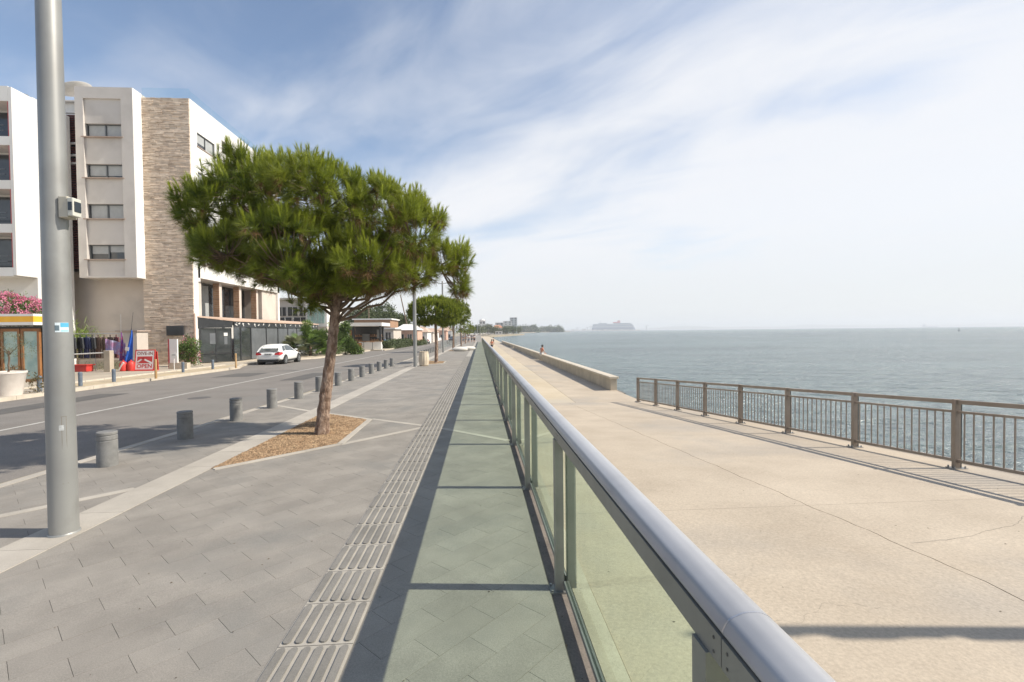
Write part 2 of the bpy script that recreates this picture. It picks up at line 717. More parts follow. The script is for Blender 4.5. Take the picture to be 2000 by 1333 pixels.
# base sheet under the paving
st = 3.0
while y < 330:
    yn = y + (3 if y < 120 else 30)
    pave.quad((XK(y) + .14, y, g(y) - .008), (0.44, y, g(y) - .008), (0.44, yn, g(yn) - .008), (XK(yn) + .14, yn, g(yn) - .008))
    y = yn
pavement = pave.build('pavement', m_joint, kind='structure')
y = 3.0
k = 0
while y < 100:
    L = 0.9
    if y + L > 5 and k < 60:
        e = MB()
        e.prism([(XK(y), y + .004), (XK(y) + .135, y + .004), (XK(y + L) + .135, y + L - .004), (XK(y + L), y + L - .004)], -.18, .004, lambda x, yy: g(yy))
        e.build('kerb_stone', m_light, pavement)
        k += 1
    y += L
e = MB()
xsec_strip(e, XK, lambda t: XK(t) + .135, .003, .003, y - 42, 330, 3)
e2 = e.build('kerb_top', m_light, pavement)

# pavers ------------------------------------------------------------


def clip(poly, a, b_, c):                    # keep a*x+b*y <= c
    out = []
    for i in range(len(poly)):
        p, q = poly[i], poly[(i + 1) % len(poly)]
        dp, dq = a * p[0] + b_ * p[1] - c, a * q[0] + b_ * q[1] - c
        if dp <= 0:
            out.append(p)
        if dp * dq < 0:
            t = dp / (dp - dq)
            out.append((p[0] + t * (q[0] - p[0]), p[1] + t * (q[1] - p[1])))
    return out


def area(p):
    return 0.5 * sum(p[i][0] * p[(i + 1) % len(p)][1] - p[(i + 1) % len(p)][0] * p[i][1] for i in range(len(p)))


PW, PL, GAP = 0.212, 0.424, 0.0020
pieces = []
s2 = math.sqrt(.5)
for r in range(-20, 200):
    off = (r % 2) * PL / 2 + 0.10
    for q in range(-40, 140):
        u0, v0 = q * PL + off, r * PW
        uc, vc = u0 + PL / 2, v0 + PW / 2
        X, Y = (uc - vc) * s2, (uc + vc) * s2
        if not (-6.2 < X < 0.8 and 0.6 < Y < 27.3):
            continue
        cor = [(u0, v0), (u0 + PL - GAP, v0), (u0 + PL - GAP, v0 + PW - GAP), (u0, v0 + PW - GAP)]
        poly = [((u - v) * s2, (u + v) * s2) for u, v in cor]
        poly = clip(poly, 1, 0, 0.435)
        if len(poly) > 2:
            poly = clip(poly, -1, 0.047 if Y < 14.5 else 0.004, 5.475 + 0.235 if Y < 14.5 else 5.175 - 0.0 + 0.054)
        if len(poly) > 2:
            poly = clip(poly, 0, 1, 27.0)
        # hide-free: nothing of it below the light band or the tactile strip
        if len(poly) < 3 or area(poly) < 0.0015:
            continue
        if all(-3.84 < a < -3.46 for a, _ in poly) or all(-1.1 < a < -0.71 for a, _ in poly):
            continue
        hor = 640 + 930 * 1.67 / max(Y, .8)
        vis = abs(X / max(Y, .5)) < 1.25 and Y > 1.75 and (X - 0.0) / Y > -1.06
        pieces.append((0 if vis else 1, Y + 0.15 * abs(X), poly))
pieces.sort(key=lambda t: (t[0], t[1]))
cnt = 0
rest = MB()
for vis, _, poly in pieces:
    dz_ = random.uniform(-.0006, .0006)
    if vis == 0 and cnt < 298:
        e = MB()
        e.prism(poly, -.008 + dz_, dz_, lambda x, yy: g(yy))
        e.build('paver', m_pav, pavement)
        cnt += 1
    else:
        rest.prism(poly, -.012 + dz_, dz_, lambda x, yy: g(yy))
rest.build('paving_field', m_pav, pavement, kind='stuff')
e = MB()
y = 27.0
while y < 330:
    yn = y + (6 if y < 120 else 30)
    e.quad((XK(y) + .14, y, g(y)), (0.435, y, g(y)), (0.435, yn, g(yn)), (XK(yn) + .14, yn, g(yn)))
    y = yn
e.build('far_paving', m_pav, pavement)

# light granite band and thin inlays -------------------------------
y = 0.8
k = 0
while y < 60:
    L = 0.8 if y < 34 else 6
    e = MB()
    e.prism([(-3.855, y + .002), (-3.45, y + .002), (-3.45, y + L - .002), (-3.855, y + L - .002)], -.01, .0045 + random.uniform(-.0005, .0005), lambda x, yy: g(yy))
    e.build('band_slab', m_light, pavement)
    y += L
e = MB()
e.prism([(-3.855, y), (-3.45, y), (-3.45, 130), (-3.855, 130)], -.01, .0045, lambda x, yy: g(yy))
e.build('band_slab', m_light, pavement)


def inlay(p, q, w=0.11, h_=.0035):
    p, q = Vector((*p, 0)), Vector((*q, 0))
    d = (q - p).normalized()
    n_ = Vector((-d.y, d.x, 0)) * w / 2
    L = (q - p).length
    k_ = max(1, round(L / .8))
    for i in range(k_):
        a, c_ = p + d * (L * i / k_ + .0015), p + d * (L * (i + 1) / k_ - .0015)
        e_ = MB()
        e_.prism([(a - n_)[:2], (c_ - n_)[:2], (c_ + n_)[:2], (a + n_)[:2]], -.01, h_, lambda x, yy: g(yy))
        e_.build('inlay_slab', m_light, pavement)


m_gravel = mat('gravel_soil', (0.17, 0.11, 0.06), (0.27, 0.18, 0.10), 12, 0.95, 0.01, c3=(0.22, 0.15, 0.09), s3=3, fine=0.3, fscale=60)
m_peb = mat('gravel_stone', (0.25, 0.155, 0.085), (0.39, 0.27, 0.16), 9, 0.9, rnd=0.5)
PIT = [(-3.44, 6.28), (-2.62, 7.13), (-2.23, 7.55), (-2.27, 9.68), (-3.44, 10.62)]


def pit(dy, pebbles):
    P = [(x, y + dy) for x, y in PIT]
    # three sided light frame; the long side lies against the band
    cut = MB()
    cut.prism(P, -.009, .0065, lambda x, yy: g(yy))
    o = cut.build('tree_pit_soil', m_gravel, pavement)
    for a, c_ in zip(P[:-1], P[1:]):
        a2 = (a[0] + .045, a[1] - .02) if a[1] < dy + 8 else (a[0] + .045, a[1] + .02)
        c2 = (c_[0] + .045, c_[1] - .02) if c_[1] < dy + 8 else (c_[0] + .045, c_[1] + .02)
        inlay(a2, c2, .10, .0085)
    inlay((-2.18, 7.50 + dy), (-1.0, 8.80 + dy))
    inlay((-2.20, 9.76 + dy), (-1.0, 8.86 + dy), h_=.003)
    inlay((-0.70, 8.60 + dy), (0.42, 7.48 + dy))
    inlay((-3.86, 10.99 + dy), (-5.1, 12.1 + dy))
    inlay((-3.86, 5.55 + dy), (-5.3, 4.05 + dy))
    if pebbles:
        rg = np.random.default_rng(3)
        n = pebbles
        pts = rg.uniform([-3.44, 6.28 + dy], [-2.2, 10.6 + dy], (n * 3, 2))
        keep = []
        for x, y_ in pts:
            ins = all((P[(i + 1) % 5][0] - P[i][0]) * (y_ - P[i][1]) - (P[(i + 1) % 5][1] - P[i][1]) * (x - P[i][0]) > 0.01 for i in range(5))
            if ins:
                keep.append((x, y_))
        keep = np.array(keep[:n])
        n = len(keep)
        s = rg.uniform(.008, .021, n)
        base = np.array([[1, 0, 0], [-.5, .87, 0], [-.5, -.87, 0], [0, 0, .8]])
        ang = rg.uniform(0, 2 * pi, n)
        ca, sa = np.cos(ang), np.sin(ang)
        V = base[None] * s[:, None, None]
        x_ = V[..., 0] * ca[:, None] - V[..., 1] * sa[:, None]
        y_ = V[..., 0] * sa[:, None] + V[..., 1] * ca[:, None]
        V = np.stack([x_ + keep[:, 0:1], y_ + keep[:, 1:2], V[..., 2] + .0055 - 0.0074 * keep[:, 1:2]], -1).reshape(-1, 3)
        Fi = (np.array([[0, 1, 3], [1, 2, 3], [2, 0, 3]])[None] + 4 * np.arange(n)[:, None, None]).reshape(-1, 3)
        link_mesh('gravel', np_mesh('gravel', V, Fi, m_peb), parent=pavement, kind='stuff')


pit(0, 14000)
pit(21.3, 2500)
pit(44.7, 0)

# tactile tiles ------------------------------------------------------
m_tac = mat('tactile_stone', (0.35, 0.32, 0.275), (0.42, 0.385, 0.33), 4, 0.85, 0.001, rnd=0.05, fine=0.13, fscale=150)
m_bar = mat('tactile_bar', (0.185, 0.172, 0.152), (0.235, 0.218, 0.195), 4, 0.85, 0.001, rnd=0.06, fine=0.18, fscale=150)
TS = 0.411
e = MB()
e.box(-.198, .198, .003, TS - .003, -.01, .0045)
e.cur = 1
for i in range(6):
    cx = -.165 + .066 * i
    n = 5
    pl = []
    for kk in range(n + 1):
        a = pi + pi * kk / n
        pl.append((cx + .0205 * cos(a), .038 + .0205 * sin(a)))
    for kk in range(n + 1):
        a = pi * kk / n
        pl.append((cx + .0205 * cos(a), TS - .038 + .0205 * sin(a)))
    e.prism(pl, .0045, .0125)
tile_me = e.mesh('tactile_tile', [m_tac, m_bar])
y = 0.55
for k in range(90):
    link_mesh('tactile_tile', tile_me, (-.905, y, g(y)), (SLOPE, 0, 0), pavement)
    y += TS
e = MB()
e.prism([(-1.1, y), (-.71, y), (-.71, 130), (-1.1, 130)], -.01, .0045, lambda x, yy: g(yy))
e.build('tactile_strip', m_tac, pavement)

# concrete footing of the railing and retaining wall -----------------
e = MB()
y = -2
while y < 330:
    yn = y + (3 if y < 120 else 30)
    e.prism([(.44, y), (.58, y), (.58, yn), (.44, yn)], -3.5, -.014, lambda x, yy: g(yy))
    y = yn
e.build('railing_footing', m_strip, kind='structure')
e = MB()
y = -2
while y < 330:
    yn = y + (3 if y < 120 else 30)
    e.prism([(.581, y), (.70, y), (.70, yn), (.581, yn)], -3.5, .012, lambda x, yy: g(yy))
    y = yn
e.build('retaining_wall', m_conc2, kind='structure')

# lower promenade slabs ----------------------------------------------
XE = lambda y: 6.75 - 0.034 * min(max(y - 4, 0), 14) if y < 18.3 else 6.27
lower = MB()
y = -3
while y < 330:
    yn = y + (1 if y < 24 else 6)
    xa, xb = XE(y) - .02, XE(yn) - .02
    if y >= 18 and y < 21:
        xa = xb = 6.2
    lower.prism([(.69, y), (xa, y), (xb, yn), (.69, yn)], -1.6, -.02, lambda x, yy: ramp(yy))
    y = yn
lp = lower.build('lower_promenade', m_strip, kind='structure')


def slab(xa, xb, y0, y1, m=m_conc, gap=.006):
    e_ = MB()
    yy = [y0 + gap]
    for kx in (3.1, 17.8):
        if y0 < kx < y1:
            yy.append(kx)
    yy.append(y1 - gap)
    for a, c_ in zip(yy, yy[1:]):
        n_ = max(1, int((c_ - a) / 3))
        for i in range(n_):
            ya, yb = a + (c_ - a) * i / n_, a + (c_ - a) * (i + 1) / n_
            fa = (lambda t: xa(t) if callable(xa) else xa)
            fb = (lambda t: xb(t) if callable(xb) else xb)
            e_.prism([(fa(ya) + gap, ya), (fb(ya) - gap, ya), (fb(yb) - gap, yb), (fa(yb) + gap, yb)], -.15, 0, lambda x, t: ramp(t))
    e_.build('concrete_slab', m, lp)


JX = 3.32
jagged = lambda t: JX + 0.012 * sin(t * 5.1) + 0.008 * sin(t * 13.7) + 0.004 * sin(t * 31)


def slab_j(left, y0, y1, xo):
    """near slabs meet along a ragged cracked joint"""
    e_ = MB()
    n_ = int((y1 - y0) / .12)
    top = []
    g1 = .0035
    yl = [y0 + .002 + (y1 - y0 - .004) * i / n_ for i in range(n_ + 1)]
    vs, fs = [], []
    for t in yl:
        j = jagged(t) + (-g1 - .003 * abs(sin(t * 7.3)) if left else g1)
        o1 = xo(t) if callable(xo) else xo
        a, c_ = (o1, j) if left else (j, o1)
        z = ramp(t)
        vs += [(a, t, z), (c_, t, z), (a, t, z - .15), (c_, t, z - .15)]
    for i in range(n_):
        q = 4 * i
        fs += [(q, q + 1, q + 5, q + 4), (q + 2, q + 6, q + 7, q + 3), (q, q + 4, q + 6, q + 2), (q + 1, q + 3, q + 7, q + 5)]
    fs += [(0, 2, 3, 1), (4 * n_, 4 * n_ + 1, 4 * n_ + 3, 4 * n_ + 2)]
    e_.add(vs, fs)
    e_.build('concrete_slab', m_conc, lp)


for y0, y1 in ((-2.5, 4.6), (4.6, 9.3), (9.3, 17.8)):
    slab_j(True, y0, y1, .71)
    slab_j(False, y0, y1, XE)
m_conc3 = mat('yellowed_concrete', (0.50, 0.41, 0.28), (0.57, 0.48, 0.35), 0.5, 0.85, 0.002, c3=(0.48, 0.42, 0.33), s3=0.3, fine=0.07, fscale=70, bscale=25)
for y0, y1 in ((17.8, 26), (26, 36), (36, 48), (48, 62), (62, 90), (90, 140)):
    slab(.71, 3.6, y0, y1, m_conc3)
    slab(3.6, 6.18, y0, y1, m_conc)
slab(.71, 6.18, 140, 330, m_conc3)
# a branching hairline crack in the nearest slab
m_crack = mat('crack_dirt', (0.40, 0.34, 0.27), (0.20, 0.18, 0.15), 9, 0.95, lo=.3, hi=.7)
e = MB()
rc = random.Random(5)
pts = []
for i in range(34):
    t = i / 33
    pts.append((3.42 + 1.9 * t, 3.55 + .62 * t ** 1.6 + .035 * sin(t * 17) * t + .008 * rc.uniform(-1, 1)))
for (x0, y0), (x1, y1) in zip(pts, pts[1:]):
    w = .003 + .004 * rc.random()
    e.quad((x0, y0, ramp(y0) + .0012), (x1, y1, ramp(y1) + .0012), (x1, y1 + w, ramp(y1) + .0012), (x0, y0 + w, ramp(y0) + .0012))
e.build('crack', m_crack, lp)
for (x0, y0, x1, y1, sd) in ((1.5, 5.2, 2.9, 5.9, 2), (4.2, 5.6, 5.9, 5.0, 3), (1.2, 11.5, 3.1, 14.2, 4), (2.2, 20, 2.6, 29, 6), (1.5, 2.6, 2.4, 2.75, 8)):
    rc = random.Random(sd)
    e = MB()
    px0, py0 = x0, y0
    for i in range(1, 40):
        t = i / 39
        nx, ny = x0 + (x1 - x0) * t + rc.uniform(-.006, .006), y0 + (y1 - y0) * t + .05 * sin(t * 9 + sd) + .02 * sin(t * 31)
        w = .001 + .002 * rc.random()
        if rc.random() < .8:
            e.quad((px0, py0, ramp(py0) + .0012), (nx, ny, ramp(ny) + .0012), (nx, ny + w, ramp(ny) + .0012), (px0, py0 + w, ramp(py0) + .0012))
        px0, py0 = nx, ny
    e.build('crack', m_crack, lp, kind='stuff')
# pale edge curb on the sea side
e = MB()
y = -2
while y < 17.5:
    e.prism([(XE(y), y), (XE(y) + .10, y), (XE(y + 1) + .10, y + 1), (XE(y + 1), y + 1)], -1.6, .004, lambda x, t: ramp(t))
    y += 1
e.build('edge_curb', mat('edge_concrete', (0.60, 0.53, 0.44), (0.68, 0.61, 0.52), 3, 0.85, 0.003), lp)
# rough outer face of the platform in the water
e = MB()
e.prism([(6.1, 17.3), (6.3, 17.3), (6.25, 20.8), (6.0, 20.8)], -1.9, -.05, lambda x, t: ramp(t))
y = 20.5
while y < 330:
    e.prism([(6.17, y), (6.36, y), (6.36, y + 10.3), (6.17, y + 10.3)], -1.9, -.03, lambda x, t: ramp(t))
    y += 10.3
e.build('quay_face', m_strip, lp)

# sea wall ---------------------------------------------------------------
sw = thing('sea_wall', 'low cream concrete sea wall with overhanging coping along the lower promenade', 'wall', (6.0, 21.3, ramp(21.3)))
for y0, y1, kk in ((21.3, 45.4, 6), (47.4, 84, 8), (85.5, 130, 6)):
    for i in range(kk):
        a, c_ = y0 + (y1 - y0) * i / kk, y0 + (y1 - y0) * (i + 1) / kk
        e = MB()
        e.prism([(5.93, a + .012), (6.22, a + .012), (6.22, c_ - .012), (5.93, c_ - .012)], -.1, .53, lambda x, t: ramp(t))
        e.build('wall_block', m_conc2, sw, bevel=.008)
    for i in range(kk // 2):
        a, c_ = y0 + (y1 - y0) * 2 * i / kk, y0 + (y1 - y0) * 2 * (i + 1) / kk
        e = MB()
        e.prism([(5.86, a - .05 if i == 0 else a + .004), (6.29, a - .05 if i == 0 else a + .004), (6.29, c_ - .004), (5.86, c_ - .004)], .532, .63, lambda x, t: ramp(t))
        e.build('coping', mat('coping_concrete', (0.54, 0.47, 0.37), (0.63, 0.56, 0.45), 1.5, 0.85, 0.003, fine=.08, fscale=60), sw, bevel=.012)

# ================================================================== GLASS RAILING
m_steel = mat('silver_paint', (0.42, 0.42, 0.43), (0.48, 0.48, 0.485), 2.5, 0.34, 0.0003, metal=0.25, c3=(0.34, 0.34, 0.35), s3=1.2)
m_post = mat('post_paint', (0.255, 0.255, 0.235), (0.31, 0.31, 0.285), 5, 0.42, 0.0003, metal=0.45)
m_bolt = mat('bolt_steel', (0.45, 0.45, 0.45), (0.3, 0.28, 0.25), 40, 0.4, metal=0.9)
def smudge(m, base=0.01, amt=0.07):
    nd_, lk_ = m.node_tree.nodes, m.node_tree.links
    out = [n_ for n_ in nd_ if n_.type == 'OUTPUT_MATERIAL'][0]
    src = out.inputs[0].links[0].from_socket
    df = nd_.new('ShaderNodeBsdfDiffuse')
    df.inputs[0].default_value = (.62, .62, .56, 1)
    ge = nd_.new('ShaderNodeNewGeometry')
    mp_ = nd_.new('ShaderNodeMapping')
    mp_.inputs['Scale'].default_value = (1, 1, .45)
    lk_.new(ge.outputs['Position'], mp_.inputs[0])
    nz = nd_.new('ShaderNodeTexNoise')
    nz.inputs['Scale'].default_value = 7
    nz.inputs['Detail'].default_value = 9
    nz.inputs['Roughness'].default_value = .7
    lk_.new(mp_.outputs[0], nz.inputs[0])
    rg_ = nd_.new('ShaderNodeMapRange')
    for i_, v_ in enumerate((.45, .75, base, amt)):
        rg_.inputs[i_ + 1].default_value = v_
    lk_.new(nz.outputs[0], rg_.inputs[0])
    mx_ = nd_.new('ShaderNodeMixShader')
    lk_.new(rg_.outputs[0], mx_.inputs[0])
    lk_.new(src, mx_.inputs[1])
    lk_.new(df.outputs[0], mx_.inputs[2])
    lk_.new(mx_.outputs[0], out.inputs[0])


m_glass = glass_mat('green_glass', (0.878, 0.955, 0.882), ior=1.28)
smudge(m_glass)
BAY, Y0 = 2.07, 0.97
NB = 57
rail = thing('glass_railing', 'long grey metal railing with green tinted glass panels beside the upper promenade', 'railing', (.543, Y0, g(Y0)))
e = MB()
e.box(-.068, -.013, 0, .066, -.01, .984)
post_me = e.mesh('post', m_post)
e = MB()
e.box(.013, .068, 0, .066, -.01, .984)
post2_me = e.mesh('back_bar', m_post)
e = MB()
e.box(-.105, .105, -.02, .086, -.014, -.002)
plate_me = e.mesh('base_plate', m_post)
e = MB()
for s in (-1, 1):
    for yy in (-.008, .074):
        e.lathe([(.008, -.002), (.008, .010), (.004, .012)], 6, (s * .092, yy, 0))
bolt_me = e.mesh('bolts', m_bolt)
e = MB()
e.box(-.005, .005, .07, BAY - .005, .045, .99)
pane_me = e.mesh('glass_pane', m_glass)
e = MB()
e.box(-.016, .016, .067, BAY - .001, .03, .044)
e.box(-.016, -.006, .067, BAY - .001, .044, .062)
e.box(.006, .016, .067, BAY - .001, .044, .062)
chan_me = e.mesh('bottom_channel', m_post)
e = MB()
e.box(-.060, .060, -.05, BAY - .053, .985, 1.048)
fas_me = e.mesh('fascia', m_post)
e = MB()
n = 28
prof = []
prof = [(-.052, 1.049), (-.059, 1.060), (-.044, 1.086), (-.012, 1.098), (.020, 1.098), (.045, 1.086), (.059, 1.060), (.052, 1.049)]
for _ in range(2):
    q_ = []
    for i in range(len(prof)):
        a, b_ = prof[i], prof[(i + 1) % len(prof)]
        for t in (.18, .82):
            q_.append((a[0] + (b_[0] - a[0]) * t, a[1] + (b_[1] - a[1]) * t))
    prof = q_
e.extrude_y(prof, -.05, BAY - .0525)
cap_me = e.mesh('handrail', m_steel, smooth=True)
cap_me.set_sharp_from_angle(angle=radians(50))
e = MB()
e.extrude_y([(x * 1.012, 1.070 + (z - 1.070) * 1.02) for x, z in prof], -.0535, -.0495)
seam_me = e.mesh('seam', mat('weld', (.5, .5, .52), (.6, .6, .62), 30, 0.3, metal=.8))
e = MB()
for yy, zz in ((-.02, 1.0), (-.02, 1.03), (-.075, 1.0), (-.075, 1.03)):
    e.tube([(-.0595, yy, zz), (-.0615, yy, zz)], .0035, 8)
screw_me = e.mesh('screws', mat('dark_screw', (.14, .14, .13), (.2, .2, .19), 30, .5, metal=.8))
for k in range(-1, NB):
    yy = BAY * k
    L = (0, yy, -0.0074 * yy)
    po = link_mesh('post', post_me, L, (SLOPE, 0, 0), rail)
    link_mesh('back_bar', post2_me, (0, 0, 0), (0, 0, 0), po)
    if k < 24:
        link_mesh('base_plate', plate_me, (0, 0, 0), (0, 0, 0), po)
        link_mesh('bolts', bolt_me, (0, 0, 0), (0, 0, 0), po, kind='stuff')
    link_mesh('glass_pane', pane_me, L, (SLOPE, 0, 0), rail)
    if k < 24:
        link_mesh('bottom_channel', chan_me, L, (SLOPE, 0, 0), rail)
    hr = link_mesh('handrail', cap_me, L, (SLOPE, 0, 0), rail)
    link_mesh('fascia', fas_me, (0, 0, 0), (0, 0, 0), hr)
    if k < 8:
        link_mesh('seam', seam_me, (0, 0, 0), (0, 0, 0), hr)
        link_mesh('screws', screw_me, (0, 0, 0), (0, 0, 0), hr, kind='stuff')

# ================================================================== SEA SIDE FENCE
m_fence = mat('taupe_paint', (0.26, 0.215, 0.175), (0.33, 0.275, 0.23), 6, 0.5, 0.0004, metal=0.25, c3=(0.24, 0.19, 0.15), s3=1.5)
m_fdark = mat('fence_dark', (0.045, 0.05, 0.045), None, rough=0.5)
fx = lambda y: 6.34 - 0.036 * (y - 5.9)
sf = thing('sea_fence', 'brown metal fence with thin vertical bars at the sloping sea edge', 'fence', (fx(5.9), 5.9, ramp(5.9)))
fy = [5.9 + 1.66 * k for k in range(-3, 8)]
fsl = atan(-.0702)
for i, y in enumerate(fy):
    x, z = fx(y), ramp(y)
    e = MB()
    e.box(x - .05, x - .004, y - .008, y + .04, z, z + .925)
    e.box(x - .004, x + .03, y - .008, y + .04, z, z + .925)
    po = e.build('post', m_fence, sf, bevel=.002)
    e = MB()
    e.box(x + .03, x + .055, y + .0, y + .035, z, z + .90)
    e.build('post_back', m_fdark, po)
    e = MB()
    e.box(x - .10, x + .10, y - .05, y + .08, z, z + .012)
    for sx in (-.075, .075):
        for sy in (-.03, .06):
            e.lathe([(.011, .012), (.011, .03), (.005, .04)], 6, (x + sx, y + sy, z))
    e.build('foot_plate', m_bolt, po)
    if i < len(fy) - 1:
        yn = fy[i + 1]
        xn, zn = fx(yn), ramp(yn)

        def bar(nm, ha, hb, w=.04):
            e_ = MB()
            vs = []
            for (X, Y, Z) in ((x, y + .04, z), (xn, yn - .008, zn)):
                vs += [(X - w / 2, Y, Z + ha), (X + w / 2, Y, Z + ha), (X + w / 2, Y, Z + hb), (X - w / 2, Y, Z + hb)]
            e_.add(vs, [(0, 1, 2, 3), (7, 6, 5, 4), (0, 4, 5, 1), (1, 5, 6, 2), (2, 6, 7, 3), (3, 7, 4, 0)])
            return e_.build(nm, m_fence, sf)
        bar('top_rail', .865, .918, .05)
        bar('mid_rail', .745, .775)
        bar('bottom_rail', .085, .125)
        nb = 14
        for j in range(nb):
            t = (j + .7) / (nb + .4)
            X, Y, Z = x + (xn - x) * t, y + (yn - y) * t, z + (zn - z) * t
            e_ = MB()
            e_.box(X - .0065, X + .0065, Y - .0065, Y + .0065, Z + .12, Z + .75)
            e_.build('baluster', m_fence, sf)

# ================================================================== LAMP POSTS
m_pole = mat('lamp_grey', (0.285, 0.285, 0.275), (0.33, 0.33, 0.315), 1.5, 0.45, 0.0003, metal=0.35, c3=(0.26, 0.255, 0.24), s3=2.0)
m_lglass = mat('lamp_lens', (0.6, 0.6, 0.58), None, rough=.25)


def lamp_parts(t, H=7.0, detail=True):
    e = MB()
    e.lathe([(.112, -.02), (.112, .012), (.106, .02), (.101, .02), (.099, 1.0), (.074, H - .3), (.07, H)], 32)
    e.build('pole', m_pole, t, local=True, smooth=True)
    for s in (-1, 1):
        e = MB()
        e.tube([(0, 0, H - .25), (s * .5, 0, H - .18)], .03, 8)
        a = e.build('arm', m_pole, t, local=True)
        e = MB()
        e.obox((s * .85, 0, H - .16), (.75, .26, .07))
        hd = e.build('lamp_head', m_pole, t, local=True, bevel=.02)
        e = MB()
        e.obox((s * .88, 0, H - .20), (.55, .2, .015))
        e.build('lens', m_lglass, hd, local=True)


LX, LYS = -3.60, [4.33, 25.9, 47.1, 68.4, 89.8, 111]
lab = ['tall grey lamp post close to the viewer carrying a beige meter box and stickers',
       'grey lamp post beside the cream barrel planter', 'grey lamp post just behind the second round pine on the promenade',
       'grey lamp post past the third promenade pine', 'distant grey lamp post, fifth along the promenade', 'farthest grey lamp post of the promenade row']
L0 = thing('street_lamp', lab[0], 'street lamp', (LX, LYS[0], g(LYS[0])), 0, 'lamp posts along the promenade')
lamp_parts(L0)
for k in range(1, 6):
    dup(L0, (LX + (0.12 if k == 1 else 0), LYS[k], g(LYS[k])), label=lab[k])
KIDS.clear()
# things only the near post carries
m_beige = mat('beige_plastic', (0.50, 0.46, 0.37), (0.55, 0.51, 0.42), 5, 0.5)
e = MB()
zb = 1.67 + (648 - 415) / 930 * 4.33
e.obox((.122, -.02, zb - g(4.33)), (.075, .10, .18))
bx = e.build('meter_box', m_beige, L0, local=True, bevel=.008)
e = MB()
e.obox((.184, -.03, zb - g(4.33)), (.048, .09, .155))
e.build('box_lid', mat('pale_plastic', (.58, .57, .50), None, rough=.4), bx, local=True, bevel=.008)
e = MB()
e.obox((.186, -.077, zb - g(4.33) + .005), (.030, .006, .07))
e.obox((.210, -.03, zb - g(4.33) + .005), (.006, .065, .085))
e.build('box_window', mat('dark_window', (.03, .04, .05), None, rough=.15), bx, local=True)


def wrap_patch(a0, a1, z0, z1, r, m, nm, par, n=6, base=0):
    e_ = MB()
    for i in range(n):
        p, q = radians(a0 + (a1 - a0) * i / n), radians(a0 + (a1 - a0) * (i + 1) / n)
        e_.quad((r * cos(p), r * sin(p), z0), (r * cos(q), r * sin(q), z0), (r * cos(q), r * sin(q), z1), (r * cos(p), r * sin(p), z1))
    return e_.build(nm, m, par, local=True, fix=False)


pole0 = [c for c in children(L0) if c.name.startswith('pole')][0]
KIDS.clear()
zz = lambda py: 1.67 + (655 - py) / 930 * 4.2 - g(4.33)
st = wrap_patch(-62, -8, zz(648), zz(630), .0976, mat('sticker_white', (.62, .70, .74), None, rough=.4), 'sticker', pole0)
wrap_patch(-62, -46, zz(645), zz(635), .0979, mat('sticker_ink', (.12, .17, .20), None, rough=.5), 'sticker_print', pole0, 3)
wrap_patch(-42, -8, zz(638.5), zz(630.5), .0979, mat('sticker_blue', (.10, .42, .62), None, rough=.4), 'sticker_print', pole0, 4)
wrap_patch(-40, -10, zz(647), zz(643.5), .0979, mat('sticker_cyan', (.35, .62, .72), None, rough=.4), 'sticker_print', pole0, 4)
wrap_patch(-58, -40, zz(832), zz(822), .1000, mat('torn_paper', (.5, .52, .52), (.35, .36, .36), 60, .8), 'paper_scrap', pole0, 3)
e = MB()
a = radians(-48)
for (z0, z1) in ((.45, 1.02),):
    for da, w in ((0, .0025), (.30, .0025)):
        aa = a + da
        e.obox((.0976 * cos(aa), .0976 * sin(aa), (z0 + z1) / 2), (.003, .003, z1 - z0), (0, 0, aa))
    for zq in (z0, z1):
        e.obox((.0976 * cos(a + .15), .0976 * sin(a + .15), zq), (.003, .038, .003), (0, 0, a + .15))
e.build('access_door', m_strip, pole0, local=True)

# lamp on the seaward platform (its shadow crosses the slab)
LL = thing('platform_lamp', 'slim lamp post at the edge of the concrete platform', 'street lamp', (6.5, 2.05, ramp(2.05)))
e = MB()
e.lathe([(.07, 0), (.06, .3), (.045, 4.6), (.03, 4.7)], 16)
e.build('pole', m_pole, LL, local=True)
for s, z0 in ((-1, 4.25), (-1, 3.55), (-1, 2.9)):
    e = MB()
    e.tube([(0, 0, z0), (.0, -.05, z0 + .05), (0, -.05, z0 + .3)], .012, 8)
    e.lathe([(.015, 0), (.03, .06), (.03, .32), (.015, .36)], 12, (0, -.05, z0 + .25))
    e.build('lantern', m_pole, LL, local=True)

# ================================================================== BOLLARDS
m_boll = mat('bollard_concrete', (0.17, 0.168, 0.162), (0.23, 0.226, 0.215), 8, 0.85, 0.002, fine=0.2, fscale=120, c3=(.24, .24, .235), s3=3)
e = MB()
e.lathe([(.114, -.005), (.114, .335), (.107, .340), (.107, .348), (.114, .353), (.114, .400), (.107, .405), (.107, .413), (.114, .418), (.114, .445), (.106, .455)], 28)
boll_me = e.mesh('bollard', m_boll, smooth=True)
boll_me.set_sharp_from_angle(angle=radians(35))
bl = []
for k in range(13):
    bl.append((-4.93 + (.10 if k > 5 else 0) * .8, 6.61 + 1.668 * k))
for k in range(10):
    bl.append((-4.80, 40 + 1.668 * k))
for k, (x, y) in enumerate(bl):
    if k == 0:
        lb = 'round grey concrete bollard in the tree shade, nearest of the kerb row'
    elif k < 13:
        lb = f'round grey concrete bollard, {ORD[k]} from the near end of the kerb row'
    else:
        lb = f'small distant concrete bollard, {ORD[k - 13]} of the far kerb row past the planter'
    link_mesh('bollard', boll_me, (x, y, g(y)), parent=None, label=lb, cat='bollard', group='concrete bollards along the promenade kerb')

